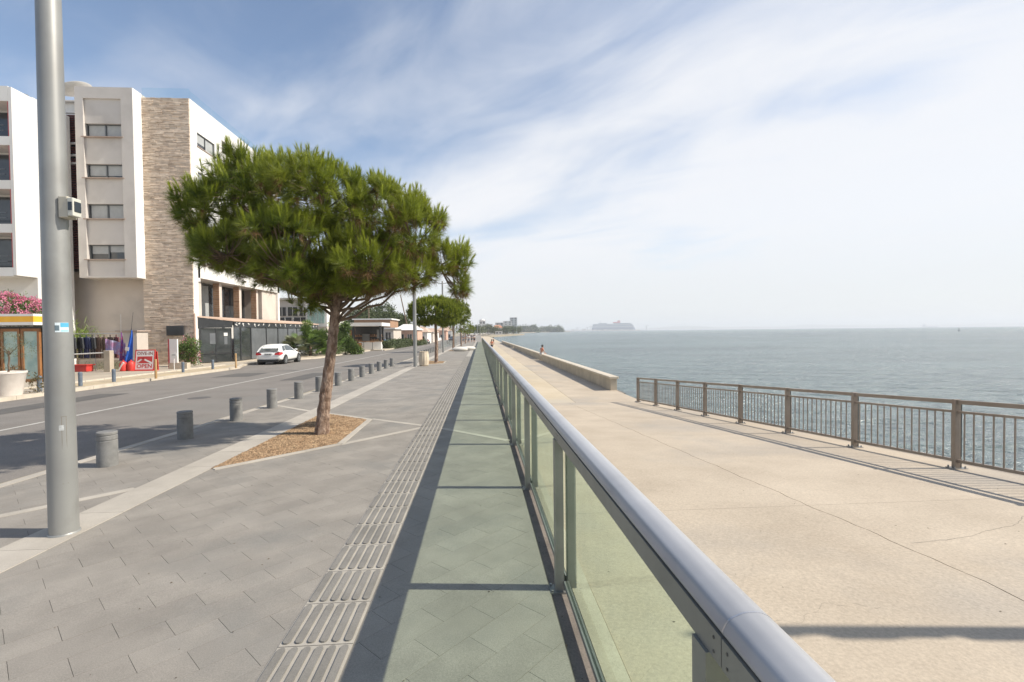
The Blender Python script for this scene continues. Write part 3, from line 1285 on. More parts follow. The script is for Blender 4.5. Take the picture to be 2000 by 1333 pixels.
# barrel planter ---------------------------------------------------------
e = MB()
n = 36
vs = []
prof = [(.20, 0), (.25, .05), (.285, .3), (.28, .5), (.25, .72), (.245, .80), (.20, .80), (.19, .70)]
for r, z in prof:
    for k in range(n):
        a = 2 * pi * k / n
        rr = r * (1 - .05 * (k % 3 == 0) * (0.05 < z < .75))
        vs.append((-3.10 + rr * cos(a), 26.6 + rr * sin(a), g(26.6) + z))
fs = []
for i in range(len(prof) - 1):
    for k in range(n):
        a, b_ = i * n + k, i * n + (k + 1) % n
        fs.append((a, b_, b_ + n, a + n))
fs.append(tuple(range((len(prof) - 1) * n, len(prof) * n)))
e.add(vs, fs)
e.build('barrel_planter', mat('cream_concrete', (.58, .48, .35), (.66, .56, .43), 4, .8, .002), label='cream fluted concrete barrel planter beside the second lamp post', cat='planter')

# litter on the promenade --------------------------------------------------
e = MB()
rl = random.Random(12)
for _ in range(170):
    x = rl.choice([rl.uniform(-3, .4), rl.uniform(.44, .50), rl.uniform(-2.6, -1.0)])
    y = 1.6 + 10 * rl.random() ** 1.5
    z = g(y) + (.002 if x < .43 else -.010)
    s = rl.uniform(.003, .010)
    a = rl.uniform(0, pi)
    c_, s_ = cos(a) * s, sin(a) * s
    e.add([(x - c_, y - s_, z), (x + s_ * .5, y - c_ * .5, z + .002), (x + c_, y + s_, z), (x - s_ * .5, y + c_ * .5, z + .004)], [(0, 1, 2), (0, 2, 3)])
for _ in range(130):
    x, y = rl.uniform(.8, 6), 1.6 + 9 * rl.random()
    z = ramp(y) + .002
    s = rl.uniform(.002, .010)
    a = rl.uniform(0, pi)
    c_, s_ = cos(a) * s, sin(a) * s
    e.add([(x - c_, y - s_, z), (x + s_ * .5, y - c_ * .5, z + .002), (x + c_, y + s_, z), (x - s_ * .5, y + c_ * .5, z + .002)], [(0, 1, 2), (0, 2, 3)])
e.build('dry_leaf_litter', mat('dry_leaf', (.06, .045, .03), (.14, .10, .06), 20, .9), kind='stuff', fix=False)

# ================================================================== FOLIAGE
def leaves(centers, dirs, k, L, W, spread, seed, shade0=None, along=0.0, bend=0.0, jitter=0.25):
    """k blades per cluster, each one long triangle; centers, dirs (n,3)"""
    rg = np.random.default_rng(seed)
    n = len(centers)
    D = dirs / np.linalg.norm(dirs, axis=1, keepdims=True)
    D = np.repeat(D, k, 0)
    Cc = np.repeat(centers, k, 0)
    N = n * k
    r = rg.normal(size=(N, 3))
    r -= D * (r * D).sum(1, keepdims=True)
    r /= np.linalg.norm(r, axis=1, keepdims=True) + 1e-9
    sp = (np.repeat(spread, k) if isinstance(spread, np.ndarray) else spread) * rg.uniform(.55, 1.25, N)
    B = D * np.cos(sp)[:, None] + r * np.sin(sp)[:, None]
    B[:, 2] -= bend * rg.uniform(0, 1, N)
    LL = (np.repeat(L, k) if isinstance(L, np.ndarray) else L) * rg.uniform(1 - jitter, 1 + jitter, N)
    al = (np.repeat(along, k) if isinstance(along, np.ndarray) else along)
    root = Cc + D * (al * rg.uniform(0, 1, N))[:, None]
    side = np.cross(B, rg.normal(size=(N, 3)))
    side /= np.linalg.norm(side, axis=1, keepdims=True) + 1e-9
    a = root - side * W / 2
    b_ = root + side * W / 2
    tip = root + B * LL[:, None]
    V = np.stack([a, b_, tip], 1).reshape(-1, 3)
    Fi = np.arange(3 * N).reshape(-1, 3)
    sh = (np.repeat(shade0, k) if shade0 is not None else rg.uniform(0, 1, N)) + rg.uniform(-.12, .12, N)
    return V, Fi, np.repeat(np.clip(sh, 0, 1), 3)


def leafy(centers, dirs, k, L, W, spread, seed, shade0=None):
    """k flat four-cornered leaves per cluster"""
    rg = np.random.default_rng(seed)
    n = len(centers)
    N = n * k
    D = np.repeat(dirs / np.linalg.norm(dirs, axis=1, keepdims=True), k, 0)
    Cc = np.repeat(centers, k, 0) + rg.normal(size=(N, 3)) * L * .7
    B = D + rg.normal(size=(N, 3)) * spread
    B /= np.linalg.norm(B, axis=1, keepdims=True)
    side = np.cross(B, rg.normal(size=(N, 3)))
    side /= np.linalg.norm(side, axis=1, keepdims=True) + 1e-9
    LL = L * rg.uniform(.7, 1.3, N)[:, None]
    V = np.stack([Cc, Cc + B * LL * .5 + side * W / 2, Cc + B * LL, Cc + B * LL * .5 - side * W / 2], 1).reshape(-1, 3)
    Fi = np.arange(4 * N).reshape(-1, 4)
    sh = (np.repeat(shade0, k) if shade0 is not None else rg.uniform(0, 1, N)) + rg.uniform(-.2, .2, N)
    return V, Fi, np.repeat(np.clip(sh, 0, 1), 4)


def join(*parts):
    Vs, Fs, Ss, o = [], [], [], 0
    for V, Fi, S in parts:
        Vs.append(V)
        Fs.append(Fi + o)
        Ss.append(S)
        o += len(V)
    return np.concatenate(Vs), np.concatenate(Fs), np.concatenate(Ss)


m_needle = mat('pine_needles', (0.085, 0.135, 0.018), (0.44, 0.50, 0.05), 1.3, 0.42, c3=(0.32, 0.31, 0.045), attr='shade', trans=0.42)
m_brown = mat('dry_needles', (0.17, 0.09, 0.035), (0.24, 0.15, 0.06), 3, 0.7, attr='shade', trans=0.15)
m_bark = mat('pine_bark', (0.20, 0.125, 0.085), (0.40, 0.29, 0.22), 16, 0.95, 0.05, c3=(0.10, 0.065, 0.045), s3=12, stretch=(1, 1, .4), bscale=26, lo=.42, hi=.58)
m_twig = mat('twig_bark', (0.13, 0.09, 0.06), (0.18, 0.13, 0.09), 9, 0.95)


def ell_points(ells, n, seed, yr=1.0, shell=(.72, 1.0)):
    """points near the skin of a union of ellipsoids (cx,cy,cz,rx,ry,rz)"""
    rg = np.random.default_rng(seed)
    E_ = np.array(ells)
    ar = (E_[:, 3] * E_[:, 5]) ** .8 * E_[:, 4] ** .6
    P, Nn = [], []
    pick = rg.choice(len(E_), n * 3, p=ar / ar.sum())
    d = rg.normal(size=(n * 3, 3))
    d /= np.linalg.norm(d, axis=1, keepdims=True)
    rr = rg.uniform(shell[0], shell[1], n * 3)
    pts = E_[pick, :3] + d * E_[pick, 3:] * rr[:, None]
    nm = d / E_[pick, 3:]
    nm /= np.linalg.norm(nm, axis=1, keepdims=True)
    dep = np.full(n * 3, 9.0)
    for e_ in E_:
        q = np.linalg.norm((pts - e_[:3]) / e_[3:], axis=1)
        dep = np.minimum(dep, q)
    ok = dep > shell[0] * .93
    return pts[ok][:n], nm[ok][:n]


def limb(b, p, q, r0, r1, seed, sag=.0, n=7):
    rg = random.Random(seed)
    pts, rad = [], []
    p, q = Vector(p), Vector(q)
    for i in range(n + 1):
        t = i / n
        w = p.lerp(q, t)
        w.z += -sag * sin(pi * t) + (q.z - p.z) * .0
        if 0 < i < n:
            w += Vector((rg.uniform(-1, 1), rg.uniform(-1, 1), rg.uniform(-1, 1))) * (q - p).length * .03
        pts.append(w)
        rad.append(r0 + (r1 - r0) * t)
    b.tube(pts, rad, 8)
    return pts


# ------------------------------------------------------------------ the big pine
TY = 8.35
TB = (-2.74, TY, g(TY))
big = thing('pine_tree', 'large wind-shaped stone pine with a broad dense crown, nearest tree on the promenade', 'tree', TB, 0, 'pines in a row on the promenade')
# crown lobes given as picture centre and radius at the tree's own distance
lob = [(452, 410, 86, 84, 0, 1.1), (428, 475, 56, 50, .1, .7), (452, 512, 62, 36, -.2, .7), (530, 525, 70, 42, .3, .9), (705, 540, 80, 42, .1, 1.0), (600, 530, 70, 46, -.8, .7), (655, 536, 66, 46, .6, .8), (735, 530, 72, 44, -.7, .7), (800, 535, 56, 38, -.2, .7), (500, 500, 60, 46, -.9, .6), (530, 385, 100, 80, .3, 1.6), (640, 395, 100, 72, -.2, 1.7), (735, 415, 95, 75, .2, 1.5),
       (812, 455, 68, 75, 0, 1.1), (415, 435, 50, 52, -.2, .6), (470, 480, 78, 52, .3, 1.1), (600, 480, 105, 58, -.3, 1.5),
       (725, 500, 95, 52, 0, 1.3), (815, 520, 52, 42, .2, .7), (548, 322, 34, 30, .2, .5), (617, 322, 30, 32, -.2, .35),
       (738, 360, 30, 26, .1, .4), (440, 330, 50, 24, .1, .5), (388, 390, 34, 38, .2, .45), (898, 500, 38, 58, .5, .45), (888, 545, 40, 42, .5, .4),
       (500, 330, 50, 26, -.4, .6), (690, 350, 40, 26, .4, .5), (862, 500, 32, 44, .2, .4), (800, 385, 38, 28, .1, .5), (850, 420, 26, 32, .2, .4)]
ells = []
k_ = TY / 930
for x, y, rx, rz, dy_, ry in lob:
    c_ = atY(x, y + 6, TY)
    ells.append((c_.x, TY + dy_, c_.z, (rx - 13) * k_, ry, (rz - 15) * k_))
main = ells[:24] + ells[26:]
P, Nn = ell_points(main, 4600, 5, shell=(.62, 1.0))
P2, N2 = ell_points([ells[24], ells[25]], 120, 6, shell=(.2, 1.0))
low = [(652, 560, 56, 30, -.6, .4), (705, 560, 44, 20, -.6, .3), (606, 562, 48, 20, -.5, .3), (650, 558, 40, 22, 0, .4), (600, 606, 28, 12, -.2, .3), (508, 552, 26, 10, .1, .3), (560, 548, 34, 14, -.2, .3), (735, 560, 40, 12, .2, .4),
       (690, 570, 20, 8, .3, .2), (800, 558, 30, 14, .3, .3), (640, 585, 14, 12, -.3, .12), (775, 545, 26, 16, -.2, .3)]
le = []
for x, y, rx, rz, dy_, ry in low:
    c_ = atY(x, y, TY)
    le.append((c_.x, TY + dy_, c_.z, rx * k_, ry, rz * k_))
P3, N3 = ell_points(le, 430, 8, shell=(.2, 1.0))
PA, NA = np.concatenate([P, P2, P3]), np.concatenate([N_ for N_ in (Nn, N2, N3)])
# shoots gather round branch ends, so the crown breaks up into clumps
_r = np.random.default_rng(41)
hubs = PA[_r.choice(len(PA), 300, replace=False)]
near = np.array([np.argmin(((hubs - p) ** 2).sum(1)) for p in PA])
PA = PA + (hubs[near] - PA) * _r.uniform(.15, .5, len(PA))[:, None]
hub_tone = _r.uniform(-.12, .25, 300)[near]
rg = np.random.default_rng(9)
UP = np.array([0, 0, 1.0])
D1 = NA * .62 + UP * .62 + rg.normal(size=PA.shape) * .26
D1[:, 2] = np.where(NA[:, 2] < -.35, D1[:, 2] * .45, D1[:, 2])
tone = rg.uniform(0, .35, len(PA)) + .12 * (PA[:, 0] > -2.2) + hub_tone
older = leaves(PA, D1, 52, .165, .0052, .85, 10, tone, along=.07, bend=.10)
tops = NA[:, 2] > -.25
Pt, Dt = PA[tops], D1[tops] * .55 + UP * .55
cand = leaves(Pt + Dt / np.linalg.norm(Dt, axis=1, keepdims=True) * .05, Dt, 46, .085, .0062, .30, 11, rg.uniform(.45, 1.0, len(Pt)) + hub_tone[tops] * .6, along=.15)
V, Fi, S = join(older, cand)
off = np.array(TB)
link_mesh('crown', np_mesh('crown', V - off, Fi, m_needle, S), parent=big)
# old brown needles, mostly under the crown and on the right
mask = (NA[:, 2] < -.1) & (rg.random(len(PA)) < np.where(PA[:, 0] > -1.9, .5, .13))
V, Fi, S = leaves(PA[mask] - UP * .05, D1[mask] * .5 - UP * .2, 34, .13, .005, 1.1, 12, None, along=.05, bend=.3)
link_mesh('dry_needles', np_mesh('dry_needles', V - off, Fi, m_brown, S), parent=big)
# trunk
e = MB()
tp = [atY(628, 852, TY), atY(632, 800, TY), atY(640, 740, TY), atY(648, 680, TY), atY(654, 620, TY), atY(657, 585, TY), atY(655, 560, TY)]
tp[0].z = g(TY) - .05
rad = [.124, .098, .089, .082, .078, .088, .07]
pts2, rad2 = [], []
rt = random.Random(4)
for i in range(len(tp) - 1):
    for j in range(7):
        t = j / 7
        pts2.append(tp[i].lerp(tp[i + 1], t) + Vector((rt.uniform(-.003, .003), rt.uniform(-.004, .004), 0)))
        rad2.append((rad[i] * (1 - t) + rad[i + 1] * t) * rt.uniform(.94, 1.06))
pts2.append(tp[-1])
rad2.append(.08)
e.tube(pts2, rad2, 26)
rv = random.Random(8)
e.v = [(x + rv.uniform(-.006, .006), y + rv.uniform(-.006, .006), z) for x, y, z in e.v]
e.build('trunk', m_bark, big, smooth=False)
top = tp[-1]
e = MB()
ends = []
for i, q in enumerate(main):
    tgt = Vector(q[:3]) - Vector((0, 0, q[5] * .3))
    pp = limb(e, top - Vector((0, 0, .08 + .02 * i)), tgt, .040 if q[3] > .6 else .026, .010, 30 + i, sag=.12)
    ends += pp[3:]
# the long low limb to the right
c1 = limb(e, atY(668, 582, TY), atY(745, 568, TY + .1), .036, .028, 71)
c2 = limb(e, c1[-1], atY(828, 545, TY + .2), .028, .018, 72)
c3 = limb(e, c2[3], atY(790, 556, TY + .1), .016, .010, 73)
c4 = limb(e, c2[-1], atY(872, 512, TY + .3), .018, .013, 74)
c5 = limb(e, c4[-1], atY(905, 480, TY + .4), .013, .008, 75)
c6 = limb(e, c4[-1], atY(893, 545, TY + .4), .010, .006, 76)
ends += c2[2:] + c4[2:] + c5[2:]
for x, y in ((600, 604), (560, 560), (515, 555), (640, 590)):
    ends += limb(e, top - Vector((0, 0, .2)), atY(x, y, TY - .2), .018, .007, x)[3:]
e.build('branches', m_twig, big)
e = MB()
En = np.array([tuple(v) for v in ends])
for i in range(0, len(PA), 3):
    p = PA[i]
    j = np.argmin(((En - p) ** 2).sum(1))
    a, b_ = Vector(En[j]), Vector(p)
    if (a - b_).length > 1.1:
        continue
    m_ = a.lerp(b_, .55) + Vector((0, 0, -.06))
    e.tube([a, m_, b_], [.008, .006, .004], 4, cap=False)
e.build('twigs', m_twig, big, kind='stuff')

# ------------------------------------------------------------------ smaller round pines
def round_pine(x, y, zc, rx, rz, label, seed, n=700, k=26, group='pines in a row on the promenade', W=.013, trunk=.10, name='pine_tree', zb=None, L=.17, lean=0):
    zb = g(y) if zb is None else zb
    t = thing(name, label, 'tree', (x, y, zb), 0, group)
    rg = np.random.default_rng(seed)
    el = []
    for i in range(9):
        a = 2 * pi * i / 9 + rg.uniform(-.2, .2)
        rr = rx * .48
        el.append((x + lean + rr * cos(a), y + rr * sin(a), zc + rg.uniform(-.12, .12) * rz, rx * .52, rx * .52, rz * rg.uniform(.62, .85)))
    el.append((x + lean, y, zc + rz * .22, rx * .7, rx * .7, rz * .78))
    P, N_ = ell_points(el, n, seed + 1)
    D = N_ * .8 + UP * .5 + rg.normal(size=P.shape) * .3
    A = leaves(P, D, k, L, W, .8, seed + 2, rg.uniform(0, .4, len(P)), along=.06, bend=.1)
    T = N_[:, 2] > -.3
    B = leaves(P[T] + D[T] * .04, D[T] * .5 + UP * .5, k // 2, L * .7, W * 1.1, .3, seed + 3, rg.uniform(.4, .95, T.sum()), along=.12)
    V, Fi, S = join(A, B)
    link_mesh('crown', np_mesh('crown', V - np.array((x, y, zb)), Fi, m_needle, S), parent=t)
    e = MB()
    zt = zc - rz * .35
    e.tube([(x, y, zb - .05), (x + .03, y, zb + (zt - zb) * .4), (x - .02 + lean * .5, y, zt)], [trunk * 1.15, trunk, trunk * .8], 12)
    e.build('trunk', m_bark, t)
    e = MB()
    for i, q in enumerate(el):
        limb(e, (x + lean * .5, y, zt - .1), q[:3], trunk * .45, trunk * .15, seed + i, n=3)
    e.build('branches', m_twig, t)
    return t


round_pine(-2.70, 29.6, atY(845, 612, 29.6).z, 1.72, 1.0, 'round clipped pine with slim trunk standing behind the barrel planter, second promenade tree', 50, 2600, 28, W=.018)
round_pine(-2.95, 53.0, atY(880, 613, 53).z, 2.0, 1.55, 'round pine behind the third lamp post, third promenade tree', 60, 1800, 24, W=.026)
round_pine(-2.9, 74.3, 2.5, 1.9, 1.3, 'small dark pine farther along the promenade, fourth in the row', 70, 420, 18, W=.03)
round_pine(-2.9, 95.6, 2.2, 1.9, 1.3, 'distant small pine, fifth in the promenade row', 80, 300, 16, W=.035)
round_pine(-2.9, 117, 2.1, 2.0, 1.3, 'farthest pine of the promenade row', 90, 300, 16, W=.04)

# ------------------------------------------------------------------ broadleaf shrubs and trees
m_leaf = mat('green_leaves', (0.045, 0.085, 0.018), (0.19, 0.28, 0.055), 2.0, 0.5, c3=(0.07, 0.11, 0.03), attr='shade', trans=0.25)
m_olive = mat('olive_leaves', (0.10, 0.12, 0.055), (0.22, 0.24, 0.13), 2.0, 0.5, c3=(0.13, 0.13, 0.07), attr='shade', trans=0.2)
m_far = mat('far_leaves', (0.05, 0.075, 0.025), (0.11, 0.14, 0.05), 1.0, 0.6, attr='shade', trans=0.15)
m_pink = mat('pink_petals', (0.62, 0.12, 0.24), (0.78, 0.33, 0.44), 3, 0.6, c3=(.72, .30, .42), attr='shade', trans=0.3)
m_bright = mat('bright_leaves', (0.10, 0.17, 0.02), (0.25, 0.34, 0.05), 2.0, 0.5, attr='shade', trans=0.25)


def bush(name, label, cat, loc, ells, n, k, L, W, m, seed, flower=0, fm=None, stem=True, group=None, kind=None, fL=.07):
    t = thing(name, label, cat, loc, 0, group)
    el = [(loc[0] + a, loc[1] + b_, loc[2] + c_, d, e_, f) for a, b_, c_, d, e_, f in ells]
    rg = np.random.default_rng(seed)
    P, N_ = ell_points(el, n, seed, shell=(.55, 1.0))
    V, Fi, S = leafy(P, N_ * .7 + UP * .4, k, L, W, .6, seed + 1, rg.uniform(0, 1, len(P)))
    o = np.array(loc)
    link_mesh('foliage', np_mesh('foliage', V - o, Fi, m, S), parent=t)
    if flower:
        P, N_ = ell_points(el, flower, seed + 5, shell=(.93, 1.06))
        P = P[(N_[:, 2] > -.35)]
        V, Fi, S = leafy(P, N_[:1].repeat(len(P), 0) * 0 + UP, 9, fL, fL * .8, 1.2, seed + 6, rg.uniform(0, 1, len(P)))
        link_mesh('blossom', np_mesh('blossom', V - o, Fi, fm or m_pink, S), parent=t)
    if stem:
        e = MB()
        rs = random.Random(seed)
        for q in el:
            limb(e, (loc[0] + rs.uniform(-.1, .1), loc[1], loc[2]), q[:3], .035, .015, seed, n=3)
        e.build('stems', m_twig, t)
    return t


GZ = -.33
p = atY(28, 590, 22.5)
bush('oleander', 'big oleander covered in pink blossom rising behind the yellow awning shop', 'shrub', (p.x, 23.2, -.4),
     [(-1.2, 0, 3.3, 1.2, .8, .75), (-.2, .1, 3.1, 1.0, .8, .7), (.6, 0, 2.9, .75, .6, .45), (1.15, -.2, 1.9, .3, .3, .8), (1.1, -.2, .9, .25, .3, .7)],
     1100, 7, .13, .03, m_leaf, 101, 950)
p = atY(352, 715, 31.0)
bush('oleander', 'loose flowering oleander bush at the foot of the stone clad wall', 'shrub', (p.x + .1, 31.6, -.45),
     [(0, 0, 1.0, .45, .4, .55), (.1, 0, 1.6, .25, .25, .4), (-.55, -.1, 1.15, .28, .25, .25), (.4, 0, .6, .3, .3, .5)], 420, 6, .14, .035, m_leaf, 111, 70, fL=.09)
# potted olive tree
p = atY(18, 772, 16.4)
pot = thing('pot', 'big white tapered plant pot on the left pavement', 'plant pot', (p.x, 16.4, gl(16.4) + .08))
e = MB()
e.lathe([(.24, 0), (.30, .03), (.42, .78), (.44, .80), (.44, .86), (.40, .86), (.39, .78)], 28)
e.build('vessel', mat('white_pot', (.66, .60, .54), (.74, .68, .62), 4, .6), pot, local=True, smooth=True)
e = MB()
e.lathe([(.385, .74), (.385, .775), (.1, .79)], 20)
e.build('soil', m_gravel, pot, local=True)
ol = bush('olive_tree', 'small thin olive tree growing in the white pot', 'tree', (p.x, 16.4, gl(16.4) + .86),
          [(0, 0, .95, .55, .5, .38), (-.3, 0, .75, .4, .4, .3), (.35, .1, .78, .38, .35, .28)], 190, 6, .055, .014, m_olive, 121, stem=False)
e = MB()
limb(e, (p.x, 16.4, gl(16.4) + .80), (p.x + .03, 16.4, gl(16.4) + 1.6), .03, .022, 3)
for q in ((-.35, .1, 1.75), (.35, 0, 1.8), (0, -.2, 1.9), (-.1, .25, 1.7)):
    limb(e, (p.x + .02, 16.4, gl(16.4) + 1.45), (p.x + q[0], 16.4 + q[1], gl(16.4) + q[2]), .014, .006, 5)
e.build('trunk', m_twig, ol)
bush('creeper', 'trailing reddish green plant hanging behind the white pot', 'plant', (p.x + .42, 16.9, gl(16.9) + .08), [(0, 0, .35, .16, .2, .38), (-.8, .1, .75, .35, .2, .2)], 120, 6, .08, .03,
     mat('rusty_leaves', (0.08, 0.09, 0.03), (0.22, 0.13, 0.06), 3, .6, attr='shade', trans=.2), 131, stem=False)


# fan palms ------------------------------------------------------------
def fan_palm(x, y, z, H, R_, label, seed, n=26, name='fan_palm', m=m_leaf):
    t = thing(name, label, 'palm', (x, y, z))
    rs = random.Random(seed)
    e = MB()
    e.tube([(x, y, z - .05), (x + .05, y, z + H * .5)], [.16, .12], 10)
    e.build('trunk', m_twig, t)
    Vs, Fs, Ss = [], [], []
    o = 0
    rg = np.random.default_rng(seed)
    for i in range(n):
        a = rs.uniform(0, 2 * pi)
        el_ = rs.uniform(-.1, 1.3)
        d = np.array([cos(a) * cos(el_), sin(a) * cos(el_), sin(el_)])
        hub = np.array([x, y, z + H * rs.uniform(.2, .75)]) + d * R_ * rs.uniform(.4, .75)
        side = np.cross(d, UP + rg.normal(size=3) * .3)
        side /= np.linalg.norm(side)
        nb = 17
        for j in range(nb):
            th = (j / (nb - 1) - .5) * 2.5
            v = d * cos(th) + side * sin(th)
            v = v - UP * .15 * abs(th)
            L = R_ * .48 * (1 - .12 * abs(th))
            w = np.cross(v, d if abs(th) > .1 else UP)
            w = side * cos(th) - d * sin(th)
            Vs += [hub, hub + v * L * .55 + w * .045, hub + v * L, hub + v * L * .55 - w * .045]
            Fs.append([o, o + 1, o + 2, o + 3])
            Ss += [rs.uniform(0, 1)] * 4
            o += 4
    link_mesh('fronds', np_mesh('fronds', np.array(Vs) - np.array((x, y, z)), np.array(Fs), m, np.array(Ss)), parent=t)
    return t


p = atY(608, 690, 45)
fan_palm(p.x - .1, 45, gl(45), 2.3, 1.8, 'bushy fan palm beside the white hatchback', 201, 60)
fan_palm(p.x + 1.3, 46.5, gl(46), 2.2, 1.6, 'darker fan palm hard behind the big pine trunk', 205, 30)
fan_palm(p.x - .7, 43.4, gl(44), 1.7, 1.5, 'low spreading fan palm against the black shopfront', 207, 24, m=m_olive)
p = atY(600, 690, 48)
bush('shrub', 'dense green shrubs filling the bed behind the fan palms', 'shrub', (p.x + .8, 48.5, gl(48)), [(0, 0, .8, 1.2, .8, .9), (1.4, .4, .7, 1.0, .8, .8), (-1.3, 0, .5, .8, .6, .6)], 700, 7, .16, .05, m_leaf, 141)
p = atY(672, 690, 50)
bush('climbing_shrub', 'tall bright green leafy shrub right of the big pine trunk', 'shrub', (p.x - .1, 50.5, gl(50)), [(0, 0, 2.7, .42, .5, .6), (-.1, 0, 2.0, .5, .5, .6), (.2, 0, 1.3, .65, .5, .7), (.7, 0, .8, .6, .6, .6), (1.2, .3, .4, .55, .5, .4), (.25, .1, 3.1, .25, .3, .3)], 900, 7, .2, .08,
     m_leaf, 151)
bush('yucca', 'spiky yucca growing behind the dive shop racks', 'plant', (atY(148, 640, 30.5).x, 30.5, gl(30)), [(0, 0, 1.9, .5, .4, .5)], 60, 12, .5, .03, m_bright, 161)
bush('leafy_plant', 'yellow green leafy plant above the black shopfront', 'plant', (atY(600, 640, 47).x, 47, 2.2), [(0, 0, .3, .4, .4, .4), (2.3, .5, .3, .5, .4, .35)], 160, 6, .14, .06, m_bright, 171, stem=False)

# ================================================================== LEFT PAVEMENT
m_kerb2 = mat('far_kerb', (0.50, 0.44, 0.35), (0.60, 0.53, 0.43), 3, 0.85, 0.002)
lpv = MB()
y = -6.0
while y < 62:
    yn = y + 2
    x0, x1 = FARK(y) - .18, FARK(yn) - .18
    lpv.prism([(-60, y), (x0, y), (x1, yn), (-60, yn)], -.4, -.10, lambda x, t: g(t))
    y = yn
left_pave = lpv.build('left_pavement', m_side, kind='structure')
y, k = 8.0, 0
while y < 62:
    e = MB()
    e.prism([(FARK(y) - .18, y + .005), (FARK(y), y + .005), (FARK(y + 1) , y + .995), (FARK(y + 1) - .18, y + .995)], -.4, -.088, lambda x, t: g(t))
    e.build('kerb_stone', m_kerb2, left_pave)
    y += 1
# second low kerb and sandy verge along the shops
e = MB()
for y in range(10, 32):
    e.prism([(-16.6, y + .01), (-16.45, y + .01), (-16.45, y + .99), (-16.6, y + .99)], -.3, -.045, lambda x, t: g(t))
e.build('inner_kerb', m_kerb2, left_pave, kind='stuff')
m_sand = mat('sandy_verge', (0.50, 0.40, 0.26), (0.42, 0.34, 0.23), 1.5, 0.95, 0.004, c3=(.54, .42, .24), s3=.6, fine=.15, fscale=50)
e = MB()
for y0, y1 in ((19, 24), (24, 29), (29, 33)):
    e.prism([(FARK(y0) - .3, y0), (FARK(y1) - .3, y1), (-16.2, y1), (-16.2, y0)][::-1], -.11, -.092, lambda x, t: g(t))
e.build('sandy_verge', m_sand, left_pave)
e = MB()
e.prism([(-40, 40), (-15.9, 42), (-14.2, 46), (-14.2, 62), (-40, 62)], -.12, -.06, lambda x, t: g(t))
e.build('planting_bed', m_soil, left_pave)

# ================================================================== HOTEL
m_white = mat('white_render', (0.72, 0.70, 0.665), (0.78, 0.765, 0.73), 0.6, 0.85, 0.001, c3=(.68, .655, .61), s3=.25)
m_grey_r = mat('grey_render', (0.57, 0.53, 0.485), (0.61, 0.565, 0.52), 0.7, 0.85, 0.001, c3=(.47, .43, .39), s3=.3)
m_beige_r = mat('beige_render', (0.57, 0.50, 0.435), (0.62, 0.55, 0.48), 0.7, 0.85, 0.001, c3=(.45, .40, .35), s3=.3)
m_sill = mat('sill_stone', (.36, .27, .22), (.42, .33, .27), 5, .8)
m_wdark = mat('window_dark', (.035, .04, .045), (.05, .055, .06), 3, .08, spec=.8)
m_blind = mat('window_blind', (.36, .37, .365), (.42, .43, .42), 3, .5)
m_frame = mat('grey_frame', (.14, .15, .155), None, rough=.4, metal=.4)
m_louv = mat('red_louvre', (.11, .022, .022), (.15, .035, .032), 6, .6)
m_black = mat('black_panel', (.028, .03, .032), (.04, .042, .045), 3, .35)
m_stone = mat('ledge_stone', (.62, .50, .385), (.74, .615, .49), 3, .9, .004, c3=(.52, .405, .31), s3=2, rnd=.22, bscale=14)
m_brick = mat('brick_face', (.36, .20, .12), (.46, .30, .19), 6, .9, .006, rnd=.15)
m_pglass = glass_mat('blue_parapet_glass', (.93, .975, .985), ior=1.12)
gh = gl(34) + .02
H = thing('hotel', 'white hotel block with a stone clad corner and projecting window bay above a black shopfront', 'building', (-22, 34, gh))
YF, XS = 33.8, -19.35
e = MB()
e.box(-34, -22.55, 34.4, 47.6, gh - .3, 6.0)
e.build('lower_wall', m_beige_r, H)
e = MB()
e.box(-34, -22.55, 34.4, 47.6, 6.004, 17.4)
e.box(-22.55, XS - 1.8, YF + .25, 47.6, gh - .3, 17.35)
e.build('wall', m_white, H)
e = MB()
e.box(-31, -22.56, 34.34, 34.40, 1.98, 2.04)
e.build('ledge', m_grey_r, H)
# stone cladding: ragged thin ledges in courses
e = MB()
rs = random.Random(21)
z = gh - .3
while z < 17.55:
    hh = rs.choice((.045, .055, .07, .085))
    x = -22.55
    while x < XS - .02:
        w = rs.uniform(.22, .75)
        x1 = min(x + w, XS)
        d = rs.uniform(0, .055)
        e.box(x + .004, x1 - .004, YF - .05 - d, YF + .26, z + .004, min(z + hh, 17.6))
        x = x1
    z += hh
e.build('stone_cladding', m_stone, H, kind='stuff')
# side wall pieces facing the road
fl = [6.55 + 2.72 * i for i in range(4)]


def sbox(nm, y0, y1, z0, z1, m=m_white, d=.3, x=XS):
    e_ = MB()
    e_.box(x - d, x, y0, y1, z0, z1)
    return e_.build(nm, m, H)


